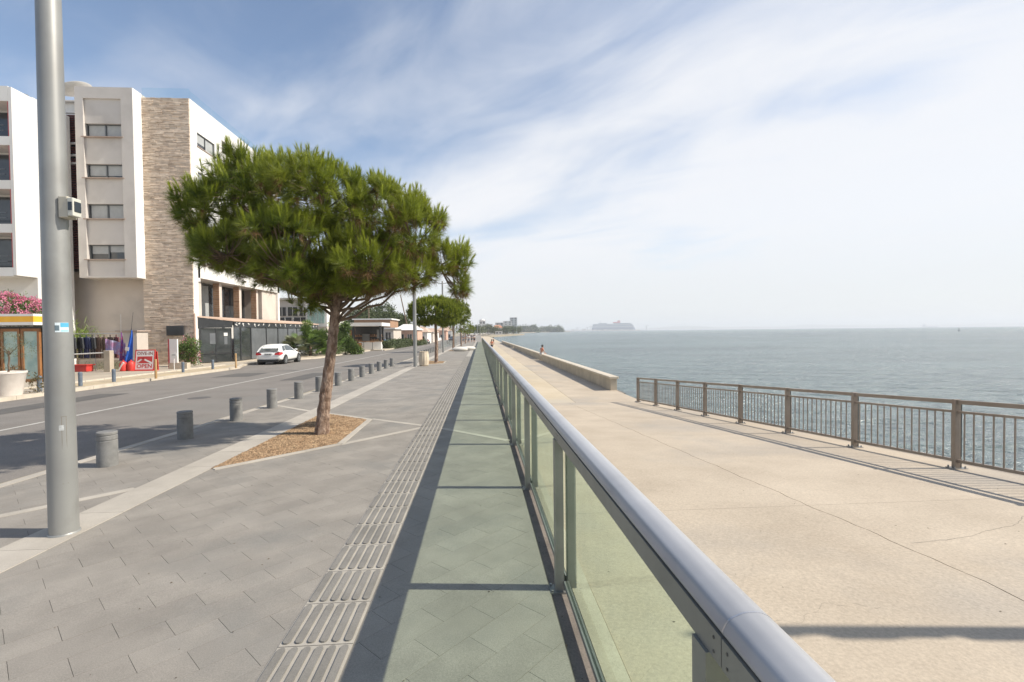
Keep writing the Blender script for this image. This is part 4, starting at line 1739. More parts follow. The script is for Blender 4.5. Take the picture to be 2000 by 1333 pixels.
sbox('side_wall', YF + .02, 34.6, 5.35, 17.6, d=1.2)
sbox('side_wall', 36.8, 37.8, 6.55, 17.6)
sbox('side_wall', 46.0, 47.7, 6.55, 17.6, d=1.6)
sbox('corner_pier', YF + .02, 34.35, gh, 5.35, d=.35)
sbox('end_fin', 47.3, 47.7, 2.8, 6.55, d=1.9)
sbox('floor_beam', 34.35, 47.7, 5.6, 6.55, d=1.8)
sbox('parapet', 37.8, 46.0, 16.4, 17.6, d=.35)
for i, z in enumerate(fl):
    zt = fl[i + 1] if i < 3 else 17.6
    e = MB()
    zw = 14.72 - 2.72 * (3 - i)
    sbox('side_wall', 34.6, 36.8, z, zw)
    sbox('side_wall', 34.6, 36.8, zw + .95, zt)
    e = MB()
    e.box(XS - .16, XS - .12, 34.62, 36.78, zw + .01, zw + .94)
    wd = e.build('window', m_wdark, H)
    e = MB()
    e.box(XS - .118, XS - .10, 34.72, 35.62, zw + .1 + .2 * (i % 2), zw + .9)
    e.box(XS - .118, XS - .10, 35.76, 36.70, zw + .1, zw + .9)
    e.build('blind', m_blind, wd, kind='stuff')
    e = MB()
    for a, b_ in ((34.6, 34.66), (35.66, 35.72), (36.74, 36.8)):
        e.box(XS - .12, XS - .06, a, b_, zw, zw + .95)
    e.box(XS - .12, XS - .06, 34.6, 36.8, zw, zw + .06)
    e.box(XS - .12, XS - .06, 34.6, 36.8, zw + .89, zw + .95)
    e.build('frame', m_frame, wd, kind='stuff')
    e = MB()
    e.box(XS - .1, XS + .05, 34.55, 36.85, zw - .05, zw)
    e.build('sill', m_sill, wd)
    # balconies
    sbox('balcony_front', 37.8, 46.0, z, z + .75, d=.2)
    sbox('balcony_slab', 37.8, 46.0, z - .15, z, d=1.8, x=XS - .01)
    e = MB()
    e.box(XS - 1.78, XS - 1.74, 38.2, 45.6, z + .1, z + 2.2)
    e.build('balcony_door', m_wdark, H)
# window bay
bx0, bx1, by0, bz0, bz1 = -25.95, -22.4, 32.9, 5.45, 17.78
e = MB()
e.box(bx0, -25.45, by0, 34.4, bz0, bz1)
e.build('bay_pier', m_grey_r, H)
e = MB()
e.box(-23.12, bx1, by0, 34.4, bz0, bz1)
e.build('bay_pier', m_grey_r, H)
e = MB()
e.box(-25.45, -23.12, by0, 34.4, 17.05, bz1)
e.build('bay_top', m_grey_r, H)
e = MB()
e.box(-25.45, -23.12, by0, 34.4, bz0, bz0 + .12)
e.build('bay_bottom', m_grey_r, H)
wz = [(6.66, 7.62), (9.30, 10.27), (11.95, 12.86), (14.60, 15.47)]
prev = bz0 + .12
for i, (z0, z1) in enumerate(wz + [(17.05, None)]):
    e = MB()
    e.box(-25.45, -23.12, by0 + .12, 34.4, prev, z0)
    e.build('spandrel', m_grey_r, H)
    if z1 is None:
        break
    e = MB()
    e.box(-25.45, -23.12, by0 + .34, by0 + .38, z0, z1)
    wd = e.build('window', m_wdark, H)
    lo = (.25, .02, .22, .02)[i]
    for a, b_ in ((-25.33, -24.33), (-24.22, -23.2)):
        e = MB()
        e.box(a, b_, by0 + .315, by0 + .335, z0 + .06 + (.33 if (i == 0) else (.14 if i == 2 else 0)) + (.1 if (i == 0 and a > -25) else 0), z1 - .06)
        e.build('blind', m_blind, wd)
    e = MB()
    for a, b_ in ((-25.45, -25.38), (-24.32, -24.24), (-23.19, -23.12)):
        e.box(a, b_, by0 + .26, by0 + .34, z0, z1)
    e.box(-25.38, -23.19, by0 + .26, by0 + .34, z0, z0 + .06)
    e.box(-25.38, -23.19, by0 + .26, by0 + .34, z1 - .06, z1)
    e.build('frame', m_frame, wd, kind='stuff')
    e = MB()
    e.box(-25.6, -23.0, by0 - .05, by0 + .3, z0 - .055, z0)
    e.build('sill', m_sill, wd)
    prev = z1
# the sunny cheek of the bay
e = MB()
e.box(bx1, bx1 + .02, by0, 33.74, bz0, bz1)
e.build('bay_cheek', m_white, H)
# red louvres left of the bay
e = MB()
z = 6.2
while z < 16.4:
    if not (14.3 < z < 14.5 or 13.5 < z < 13.75 or 13.0 < z < 13.2):
        e.obox((-26.8, 33.72, z), (1.65, .09, .07), (radians(35), 0, 0))
    z += .15
e.build('louvres', m_louv, H, kind='stuff')
e = MB()
for z in (16.45, 14.4, 13.62, 13.1):
    e.box(-27.7, -25.97, 33.6, 33.75, z - .06, z + .06)
e.build('louvre_beam', m_white, H, kind='stuff')
e = MB()
e.box(-27.7, -27.55, 33.6, 33.9, 6.0, 16.5)
e.build('louvre_post', m_white, H)
e = MB()
e.box(-27.6, -25.97, 33.95, 34.38, 6.01, 16.3)
e.build('stair_void', m_black, H)
# glass parapet
e = MB()
e.box(-22.4, XS, YF + .02, YF + .035, 17.6, 18.25)
e.build('glass_parapet', m_pglass, H)
for i in range(5):
    e = MB()
    e.box(XS - .03, XS - .015, YF + .05 + i * 2.75, YF + 2.72 + i * 2.75, 17.6, 18.15)
    e.build('glass_parapet', m_pglass, H)
e = MB()
e.box(-30, XS - .3, YF + .3, 47.4, 17.36, 17.45)
e.build('roof', m_grey_r, H)
# columns and glazing of the raised first floor
e = MB()
e.box(XS - 1.78, XS - 1.72, 34.4, 44.4, 2.5, 5.58)
e.build('glazing', m_wdark, H)
e = MB()
e.box(XS - 1.8, XS - .2, 44.4, 47.3, 2.5, 5.6)
e.build('end_wall', m_beige_r, H)
for yy in (34.9, 37.6, 40.6, 43.6):
    e = MB()
    e.box(XS - .75, XS - .35, yy, yy + .4, 2.5, 5.6)
    c_ = e.build('column', m_beige_r, H)
    e = MB()
    zq = 2.6
    while zq < 5.5:
        e.box(XS - .78, XS - .32, yy - .03, yy - .002, zq, zq + .12)
        zq += .14
    e.build('brick_facing', m_brick, c_, kind='stuff')
e = MB()
e.box(XS - 1.70, XS - 1.66, 37.2, 38.6, 2.5, 5.4)
e.build('curtain', m_blind, H)
# downpipe on the corner
e = MB()
e.tube([(XS + .08, YF - .12, gh), (XS + .08, YF - .12, 3.1)], .055, 10)
e.build('downpipe', mat('pink_pipe', (.50, .33, .25), (.58, .42, .33), 4, .6), H)
# black board on the stone wall
e = MB()
e.box(-21.05, -19.95, YF - .26, YF - .12, 1.62, 2.28)
tag(e.build('wall_screen', m_black, bevel=.02), 'black rectangular screen fixed to the stone clad hotel wall', 'screen')
e = MB()
for a, b_, c_ in ((-21.2, 2.28, 2.9), (-20.0, 2.28, 2.42)):
    e.tube([(a, YF - .15, b_), (a, YF - .15, c_)], .012, 6)
# satellite dish on the roof
ds = thing('satellite_dish', 'big white satellite dish lying tilted on the hotel roof', 'satellite dish', (-27.0, 34.8, 17.4))
e = MB()
prof = [(.02, -.22), (.5, -.17), (.9, -.06), (1.2, .08), (1.22, .10), (1.2, .12), (.9, -.03), (.5, -.14), (.02, -.18)]
e.lathe(prof, 28)
dd = e.build('dish', mat('dish_white', (.62, .60, .56), (.70, .68, .64), 3, .6), ds, local=True, smooth=True)
dd.rotation_euler = (radians(7), radians(-22), 0)
dd.location = (-.05, -.4, .85)
dd.scale = (.82, .82, .82)
e = MB()
e.tube([(0, 0, 0), (-.05, -.4, .75)], .05, 8)
e.tube([(-.05, -.4, .8), (.55, -.55, .35)], .025, 6)
e.tube([(.5, -.3, 0), (.55, -.55, .35)], .025, 6)
e.build('mount', m_frame, ds, local=True, kind='stuff')

# ------------------------------------------------------------------ black shopfront under the hotel
S_ = thing('shopfront', 'black single storey shopfront with grey panels and white bird marks on its fascia', 'shop', (-18.2, 40, gh))
m_glassd = mat('smoked_glass', (.035, .04, .04), (.06, .065, .065), 1, .06, spec=.9)
m_shut = mat('grey_panel', (.16, .17, .18), (.20, .21, .22), 2, .35, metal=.3)
m_tile = mat('terracotta_felt', (.50, .35, .26), (.58, .43, .33), 2, .9, .004)
cx, cy = -17.9, 36.0
FZ = gh + .22
e = MB()
e.prism([(-19.3, 33.95), (-17.5, 35.7), (-17.5, 54), (-24, 54), (-24, 34.5), (-19.3, 34.5)], gh - .1, FZ - .05)
e.build('plinth', m_conc2, S_)
e = MB()
e.add([(-19.33, 34.1, 2.95), (-17.75, 35.9, 2.68), (-17.75, 54, 2.68), (-19.33, 54, 2.95), (-19.33, 34.1, 2.87), (-17.75, 35.9, 2.60), (-17.75, 54, 2.60), (-19.33, 54, 2.87)],
      [(0, 1, 2, 3), (7, 6, 5, 4), (0, 4, 5, 1), (1, 5, 6, 2), (2, 6, 7, 3), (3, 7, 4, 0)])
e.box(-24, -19.34, 47.75, 54, 2.80, 2.94)
e.build('roof', m_tile, S_)
e = MB()
e.add([(-19.33, 34.16, 2.86), (-17.9, 35.8, 2.60), (-17.9, 35.8, 2.15), (-19.33, 34.16, 2.12), (-19.33, 34.20, 2.86), (-17.9, 35.84, 2.60), (-17.9, 35.84, 2.15), (-19.33, 34.20, 2.12)],
      [(0, 1, 2, 3), (7, 6, 5, 4), (0, 4, 5, 1), (1, 5, 6, 2), (2, 6, 7, 3), (3, 7, 4, 0)])
e.build('gable_board', m_black, S_)
e = MB()
d0, d1 = Vector((-19.28, 34.25)), Vector((-17.95, 35.8))
dr = (d1 - d0).normalized()
nn = Vector((dr.y, -dr.x))


def fpanel(t0, t1, z0, z1, off, th=.03):
    a, b_ = d0 + (d1 - d0) * t0 + nn * off, d0 + (d1 - d0) * t1 + nn * off
    return [tuple(a), tuple(b_), tuple(b_ - nn * th), tuple(a - nn * th)], z0, z1


e.prism(*fpanel(0, 1, FZ, 2.12, 0))
fg = e.build('front_glazing', m_glassd, S_)
for t0, t1, z0, z1, m in ((.30, .50, 1.0, 1.75, m_shut), (.75, .87, 1.55, 1.78, m_white), (.76, .86, .95, 1.5, m_shut)):
    e = MB()
    e.prism(*fpanel(t0, t1, z0, z1, .012, .01))
    e.build('notice', m, fg)
e = MB()
e.prism(*fpanel(0, 1, FZ + .55, FZ + .62, .02, .03))
for t in (.0, .48, .97):
    e.prism(*fpanel(t, t + .03, FZ, 2.12, .021, .04))
e.build('mullions', m_black, S_, kind='stuff')
ys_ = [36.0, 37.0, 38.6, 41.3, 43.6, 45.8, 48.0, 50.2, 52.2, 54.0]
for i, (a, b_) in enumerate(zip(ys_, ys_[1:])):
    e = MB()
    e.box(cx - .04, cx, a + .06, b_ - .06, FZ, 2.17)
    e.build('door' if i == 1 else 'panel', m_glassd if i in (0, 1) else m_shut, S_)
    e = MB()
    e.box(cx - .06, cx + .04, b_ - .06, b_ + .06, FZ, 2.17)
    e.build('post', m_black, S_)
    e = MB()
    e.box(cx - .02, cx + .06, a + .01, b_ - .01, 2.175, 2.64)
    fa = e.build('fascia_panel', m_black, S_)
    rr = random.Random(i)
    e = MB()
    n = max(2, int((b_ - a) * 1.3))
    for j in range(n):
        yy = a + (b_ - a) * (j + .5 + rr.uniform(-.15, .15)) / n
        ang = rr.choice((-.9, .8, .25, -.3))
        e.obox((cx + .062, yy, 2.42 + rr.uniform(-.06, .06)), (.004, .30, .07), (ang, 0, 0))
        e.obox((cx + .062, yy + .06, 2.46 + rr.uniform(-.06, .06)), (.004, .12, .05), (ang + .9, 0, 0))
    e.build('bird_mark', m_white, fa, kind='stuff')
e = MB()
e.box(-24, cx - .3, 53.9, 54.0, FZ, 2.8)
e.build('back_wall', m_black, S_)

# ------------------------------------------------------------------ white block at the left edge
B2 = thing('apartment_block', 'white apartment block with stacked red edged balconies at the left edge', 'building', (-28, 27.5, gh))
e = MB()
e.box(-44, -26.9, 28.6, 31.2, gh - .2, 16.0)
e.box(-27.07, -26.9, 27.3, 28.6, 5.2, 15.95)
e.build('wall', m_white, B2)
m_redt = mat('red_trim', (.42, .05, .06), (.5, .08, .08), 4, .6)
for i in range(4):
    z = 5.3 + 2.5 * i
    e = MB()
    e.box(-44, -27.08, 27.3, 28.6, z - .15, z + .35)
    e.build('balcony', m_white, B2)
    e = MB()
    e.box(-40, -27.9, 28.5, 28.59, z + .36, z + 2.2)
    e.build('balcony_door', m_wdark, B2)
    e = MB()
    e.box(-27.14, -27.08, 27.32, 28.5, z + .36, z + 2.34)
    e.build('red_edge', m_redt, B2)
    e = MB()
    for q in (.7, 1.0):
        e.box(-44, -27.45, 27.4, 27.44, z + q, z + q + .04)
    e.build('guard_rail', m_frame, B2, kind='stuff')
e = MB()
e.box(-44, -27.08, 27.3, 28.6, 15.15, 16.0)
e.build('top_wall', m_white, B2)
e = MB()
e.lathe([(.22, 0), (.22, 1.2)], 14, (-28.6, 30, 15.6))
e.build('roof_tank', m_shut, B2)
B2.location.x += .30
B2.location.y += 2.1

# ------------------------------------------------------------------ shop with the yellow awning
K = thing('corner_shop', 'low shop with wooden glazed doors under a yellow and white fascia', 'shop', (-19.5, 20.7, gl(20.5)))
m_yel = mat('yellow_board', (.80, .40, .02), (.85, .46, .04), 3, .5)
m_wood = mat('brown_wood', (.24, .10, .035), (.34, .16, .06), 5, .5, stretch=(1, 1, .3))
z0 = gl(20.5)
e = MB()
e.box(-25, -19.15, 21.2, 22.1, z0, 2.1)
e.build('wall', m_black, K)
for a, b_, m in ((2.14, 2.26, m_white), (2.262, 2.50, m_yel), (2.502, 2.60, m_white)):
    e = MB()
    e.box(-25.2, -18.95, 20.45, 22.2, a, b_)
    e.build('fascia', m, K)
m_doorg = mat('shop_glass', (.25, .40, .38), (.42, .55, .50), 2.5, .12, spec=.8)
for i, (a, b_) in enumerate(((-20.0, -19.27), (-20.8, -20.05), (-21.6, -20.85), (-22.4, -21.65))):
    e = MB()
    for u, v in ((a, a + .09), (b_ - .09, b_)):
        e.box(u, v, 21.05, 21.16, z0 + .1, 2.0)
    e.box(a + .09, b_ - .09, 21.05, 21.16, 1.88, 2.0)
    e.box(a + .09, b_ - .09, 21.05, 21.16, z0 + .1, z0 + .28)
    dr_ = e.build('door', m_wood, K)
    e = MB()
    e.box(a + .09, b_ - .09, 21.09, 21.12, z0 + .28, 1.88)
    e.build('pane', m_doorg, dr_)
e = MB()
e.box(-25, -19.1, 20.9, 21.2, z0 - .1, z0 + .1)
e.build('step', m_conc2, K)
K.location.x += .62
K.location.y += .45

# ------------------------------------------------------------------ dive shop goods
m_met = mat('galvanised', (.42, .42, .42), (.5, .5, .5), 5, .4, metal=.6)
m_red = mat('red_plastic', (.55, .035, .03), (.62, .06, .045), 4, .45)
m_blue = mat('blue_cloth', (.02, .11, .55), (.03, .17, .68), 4, .7, trans=.15)
m_purp = mat('purple_cloth', (.10, .04, .30), (.40, .08, .16), 6, .7, trans=.15)
gd = gl(28) + .17
rk = thing('clothes_rack', 'metal clothes rack holding a row of wetsuits outside the dive shop', 'rack', (-21.4, 28.3, gd))
for a, b_ in (((-22.9, 28.3, 1.78), (-20.1, 28.3, 1.78)), ((-22.9, 28.3, gd), (-22.9, 28.3, 1.78)), ((-20.12, 28.3, gd), (-20.12, 28.3, 1.78)),
              ((-21.6, 28.3, gd), (-21.6, 28.3, 1.78))):
    e = MB()
    e.tube([a, b_], .02, 8)
    e.build('bar', m_met, rk)
suits = [('black', m_black), ('black', m_black), ('dark blue', mat('navy_neoprene', (.02, .03, .08), (.03, .04, .12), 4, .6)), ('black', m_black),
         ('brown', mat('brown_neoprene', (.10, .06, .04), (.20, .13, .09), 8, .7)), ('tan patterned', mat('tan_cloth', (.22, .15, .10), (.10, .07, .05), 9, .8)),
         ('dark brown', mat('dkbrown_cloth', (.07, .05, .04), (.13, .09, .07), 9, .8)), ('maroon', mat('maroon_cloth', (.16, .04, .05), (.10, .03, .04), 6, .8))]
for i, (cn, m) in enumerate(suits):
    x = -22.7 + i * .32
    e = MB()
    a = radians(55)
    e.obox((0, 0, -.45), (.12, .40, .62))
    e.obox((0, -.10, -1.02), (.09, .14, .60))
    e.obox((0, .10, -1.02), (.09, .14, .60))
    e.obox((0, -.26, -.48), (.08, .10, .62), (radians(-8), 0, 0))
    e.obox((0, .26, -.48), (.08, .10, .62), (radians(8), 0, 0))
    e.tube([(0, 0, -.14), (0, 0, .0)], .03, 6)
    o = e.build('wetsuit', m, None, local=True, bevel=.03)
    o.location = (x, 28.3, 1.72)
    o.rotation_euler = (0, 0, radians(50 + (i * 37) % 25))
    tag(o, f'{cn} wetsuit on the clothes rack, {ORD[i]} hanger from the lamp post side', 'wetsuit', 'wetsuits on the rack')
e = MB()
e.tube([(-23.2, 27.4, .62), (-20.25, 27.2, .74)], .035, 8)
bt = e.build('boom', m_white)
tag(bt, 'white horizontal pole resting on a concrete post before the rack', 'pole')
e = MB()
e.box(-20.28, -19.95, 27.1, 27.4, gd, .86)
tag(e.build('concrete_post', m_conc2, bevel=.02), 'square grey concrete post at the end of the white pole', 'post')
e = MB()
e.box(-22.7, -21.55, 27.6, 28.1, gd, gd + .34)
cr_ = e.build('crate', m_red, bevel=.03)
tag(cr_, 'red plastic crate on the ground beside the lamp post', 'crate')
e = MB()
e.box(-22.75, -21.5, 27.55, 28.15, gd + .341, gd + .39)
e.build('rim', m_red, cr_)
# banner and flags
e = MB()
n = 14
for i in range(n):
    x0, x1 = -20.75 + .075 * i, -20.75 + .075 * (i + 1)
    y0, y1 = 27.9 + .05 * sin(i * 1.1), 27.9 + .05 * sin((i + 1) * 1.1)
    za, zb_ = 1.50 - .02 * i, 1.50 - .02 * (i + 1)
    e.quad((x0, y0, za - .72), (x1, y1, zb_ - .72), (x1, y1, zb_), (x0, y0, za))
tag(e.build('banner', mat('lilac_banner', (.30, .30, .55), (.45, .20, .32), 3, .7, c3=(.55, .58, .72), s3=5)), 'lilac and red printed banner hanging beside the blue flags', 'banner')


def flag(x, y, top, m, label, lean, w=.26, zl=.25, pm=m_black):
    t = thing('flag', label, 'flag', (x, y, gd))
    e = MB()
    e.tube([(x, y, gd), (x + lean * .75, y, top)], [.022, .016], 8)
    e.tube([(x + lean * .75, y, top), (x + lean, y, top + .9)], .010, 6)
    e.build('pole', pm, t)
    e = MB()
    rr = random.Random(int(top * 100))
    n, mrow = 12, 9
    vs, fs = [], []
    for j in range(mrow):
        v = j / (mrow - 1)
        z = top - .1 - v * (top - .1 - zl)
        for i in range(n):
            u = i / (n - 1)
            ww = w * (.10 + 1.0 * v ** .8) * (1 if v < .85 else 1 - (v - .85) * 2)
            xx = x + lean * .75 * (1 - v) - .35 * ww + ww * u * 1.3
            vs.append((xx, y + .07 * sin(u * 9 + v * 3) * (.3 + v), z + .12 * u * v * -1))
    for j in range(mrow - 1):
        for i in range(n - 1):
            a = j * n + i
            fs.append((a, a + 1, a + n + 1, a + n))
    e.add(vs, fs)
    e.build('cloth', m, t, smooth=True, fix=False)
    return t


flag(-19.95, 27.9, 1.95, m_purp, 'furled purple and red flag on a short pole', .05, .30, .30, m_met)
f2 = flag(-19.62, 27.8, 2.05, m_blue, 'furled bright blue flag with a white patch on a leaning dark pole', .45, .40, .12)
e = MB()
e.obox((-19.45, 27.66, .92), (.2, .01, .2), (0, .2, 0))
e.build('emblem', m_white, f2)
# sandwich board
SB = thing('sandwich_board', 'red framed white sandwich board reading DIVE-IN OPEN', 'sign', (-18.6, 27.7, gd))
W_, H_ = 1.06, 1.18
e = MB()
for a, b_, c_, d_ in ((-W_ / 2, -W_ / 2 + .05, 0, H_), (W_ / 2 - .05, W_ / 2, 0, H_), (-W_ / 2 + .05, W_ / 2 - .05, 0.02, .07), (-W_ / 2 + .05, W_ / 2 - .05, H_ - .05, H_)):
    e.box(a, b_, -.02, .02, c_, d_)
fr_ = e.build('frame', m_red, SB, local=True)
fr_.rotation_euler = (radians(-8), 0, 0)
e = MB()
e.box(-W_ / 2 + .05, W_ / 2 - .05, -.01, .01, .07, H_ - .05)
bd = e.build('board', m_white, SB, local=True)
bd.rotation_euler = (radians(-8), 0, 0)
e = MB()
e.box(-W_ / 2, W_ / 2, .36, .40, 0, H_ - .15)
e.build('back_board', m_red, SB, local=True).rotation_euler = (radians(5), 0, 0)
e = MB()
e.box(-W_ / 2 - .08, W_ / 2 + .08, -.18, .30, -.01, .03)
e.build('foot_frame', m_red, SB, local=True)


def text(s_, x, z, size, m, par, y=-.0125, sx=1.0, rot=(radians(90), 0, 0), nm='lettering', al='CENTER'):
    cu = bpy.data.curves.new(nm, 'FONT')
    cu.body = s_
    cu.size = size
    cu.align_x = al
    cu.align_y = 'CENTER'
    cu.extrude = .002
    cu.offset = size * .018
    cu.materials.append(m)
    oc = bpy.data.objects.new(nm, cu)
    me = bpy.data.meshes.new_from_object(oc)
    me.name = nm
    bpy.data.objects.remove(oc)
    o = bpy.data.objects.new(nm, me)
    C.objects.link(o)
    o['kind'] = 'stuff'
    o.parent = par
    o.location = (x, y, z)
    o.rotation_euler = rot
    o.scale = (sx, 1, 1)
    return o


m_redink = mat('red_ink', (.50, .05, .05), None, rough=.6)
text('DIVE-IN', 0, .96, .25, mat('brown_ink', (.30, .12, .10), None, rough=.6), bd, sx=.98)
text('OPEN', 0, .25, .30, m_redink, bd, sx=1.05)
e = MB()
e.box(-.40, .40, -.016, -.011, .42, .80)
e.build('dive_flag', m_redink, bd, local=True)
e = MB()
e.add([(-.05, -.019, .60), (.02, -.019, .66), (.40, -.019, .47), (.40, -.019, .42), (.30, -.019, .42)], [(0, 4, 3, 2, 1)])
e.add([(-.40, -.019, .52), (-.2, -.019, .66), (-.12, -.019, .62), (-.36, -.019, .44)], [(0, 3, 2, 1)])
e.build('diver_mark', m_white, bd, local=True, kind='stuff', fix=False)
e = MB()
e.lathe([(.01, 0), (.05, .01), (.05, .012)], 8, (-.08, -.03, .68))
e.build('diver_mark', m_black, bd, local=True)
# red fins, tank
for i, (x, lb) in enumerate(((-19.62, 'red and white striped diving float standing beside the sandwich board'), (-19.28, 'red diving cylinder right next to the sandwich board'))):
    e = MB()
    e.lathe([(.03, 0), (.17, .02), (.18, .1), (.18, .42), (.12, .52), (.04, .56), (.04, .62), (.01, .62)], 18)
    o = e.build('dive_float' if i == 0 else 'dive_cylinder', m_red, None, local=True, smooth=True)
    o.location = (x, 27.6 + .1 * i, gd)
    tag(o, lb, 'float' if i == 0 else 'cylinder')
    if i == 0:
        e = MB()
        e.obox((0, -.16, .28), (.07, .06, .5), (0, .5, 0))
        e.build('white_stripe', m_white, o, local=True)
# white display board, letterbox sign
e = MB()
e.box(-17.98, -17.55, 28.9, 29.0, gd + .35, 1.42)
wb = e.build('display_board', m_white)
tag(wb, 'tall blank white display board behind the sandwich board', 'board')
e = MB()
e.box(-18.06, -17.985, 28.9, 29.3, gd, 1.42)
e.build('side_board', m_redt, wb)
e = MB()
e.box(-18.0, -17.0, 28.85, 29.2, gd, gd + .34)
e.build('base', m_conc2, wb)
ss = thing('small_sign', 'small white paddle shaped sign on a thin post by the oleander', 'sign', (-16.95, 27.6, gd))
e = MB()
e.lathe([(.17, -.01), (.17, .01)], 20)
sp = e.build('plate', m_white, ss, local=True)
sp.rotation_euler = (radians(90), 0, 0)
sp.location = (0, 0, .85)
e = MB()
e.tube([(0, .02, 0), (0, .02, .7)], .018, 8)
e.build('post', m_white, ss, local=True)
e = MB()
e.box(-.09, .09, -.02, -.012, .85, .875)
e.build('mark', m_black, ss, local=True)
# clutter: low garden wall, shed
e = MB()
e.box(-23.5, -19.6, 29.6, 29.8, gd - .1, gd + .55)
tag(e.build('garden_wall', m_conc2), 'low rough garden wall behind the wetsuit rack', 'wall')
e = MB()
e.box(-22.3, -21.2, 31, 32, gd, 1.9)
sh = e.build('shed', m_beige_r)
tag(sh, 'small beige shed with a brown roof against the hotel wall', 'shed')
e = MB()
e.box(-22.4, -21.1, 30.9, 32.1, 1.9, 1.98)
e.build('roof', m_sill, sh)
bush('shrub', 'dark tangled shrub between the flags and the white board', 'shrub', (-18.5, 31.2, gd), [(0, 0, .9, .75, .5, .6), (.5, 0, 1.3, .4, .4, .4)], 420, 6, .12, .04, m_leaf, 181)
bush('dry_weeds', 'straggling dry weeds along the foot of the garden wall', 'weeds', (-21.5, 29.1, gd), [(0, 0, .15, 1.6, .3, .25)], 160, 6, .10, .02, m_olive, 183, stem=False)
e = MB()
x = -26.5
e.box(-32.2, -31.3, 34.3, 34.39, 3.3, 3.95)
o = e.build('wall_window', m_wdark, H)

# posts along the left pavement
m_bb = mat('slate_post', (.10, .13, .17), (.14, .17, .21), 6, .6)
m_tan = mat('rusty_post', (.40, .24, .10), (.50, .33, .17), 6, .8, stretch=(1, 1, .3))
for i, (x, y, lb) in enumerate(((-15.12, 17.4, 'slim slate blue post left of the near lamp post'), (-15.14, 19.1, 'slim slate blue post just right of the near lamp post'),
                                (-15.1, 20.7, 'slim slate blue post below the concrete post'), (-15.4, 25.8, 'slim slate blue post under the oleander bush'),
                                (-15.1, 28.0, 'slim slate blue post before the black shopfront'))):
    e = MB()
    e.lathe([(.065, 0), (.065, .42), (.07, .42), (.07, .50), (.05, .54)], 16)
    o = e.build('slim_bollard', m_bb, None, local=True)
    o.location = (x, y, g(y) - .1)
    tag(o, lb, 'bollard', 'slim posts along the left pavement')
for i, (x, y, lb) in enumerate(((-12.6 - 1.75, 19.5 + 2.6, 'rusty tan post nearer the viewer at the left kerb'), (-12.63 - 1.6, 25.6 + 3.2, 'rusty tan post at the kerb before the white hatchback'))):
    e = MB()
    e.lathe([(.05, 0), (.05, .84), (.04, .86)], 14)
    o = e.build('kerb_post', m_tan, None, local=True)
    o.location = (x, y, g(y) - .1)
    tag(o, lb, 'post', 'rusty posts at the left kerb')

# ================================================================== CARS
m_tyre = mat('tyre', (.02, .02, .02), (.035, .035, .035), 20, .8)
m_rim = mat('alloy', (.5, .5, .5), None, rough=.3, metal=.8)
m_cglass = mat('car_glass', (.03, .04, .045), (.05, .065, .07), 1, .04, spec=1.0)
m_tail = mat('tail_light', (.5, .02, .02), None, rough=.2)


def paint(nm, c):
    m = mat(nm, c, None, rough=.22, spec=.6)
    m.node_tree.nodes['Principled BSDF'].inputs['Coat Weight'].default_value = .6
    return m


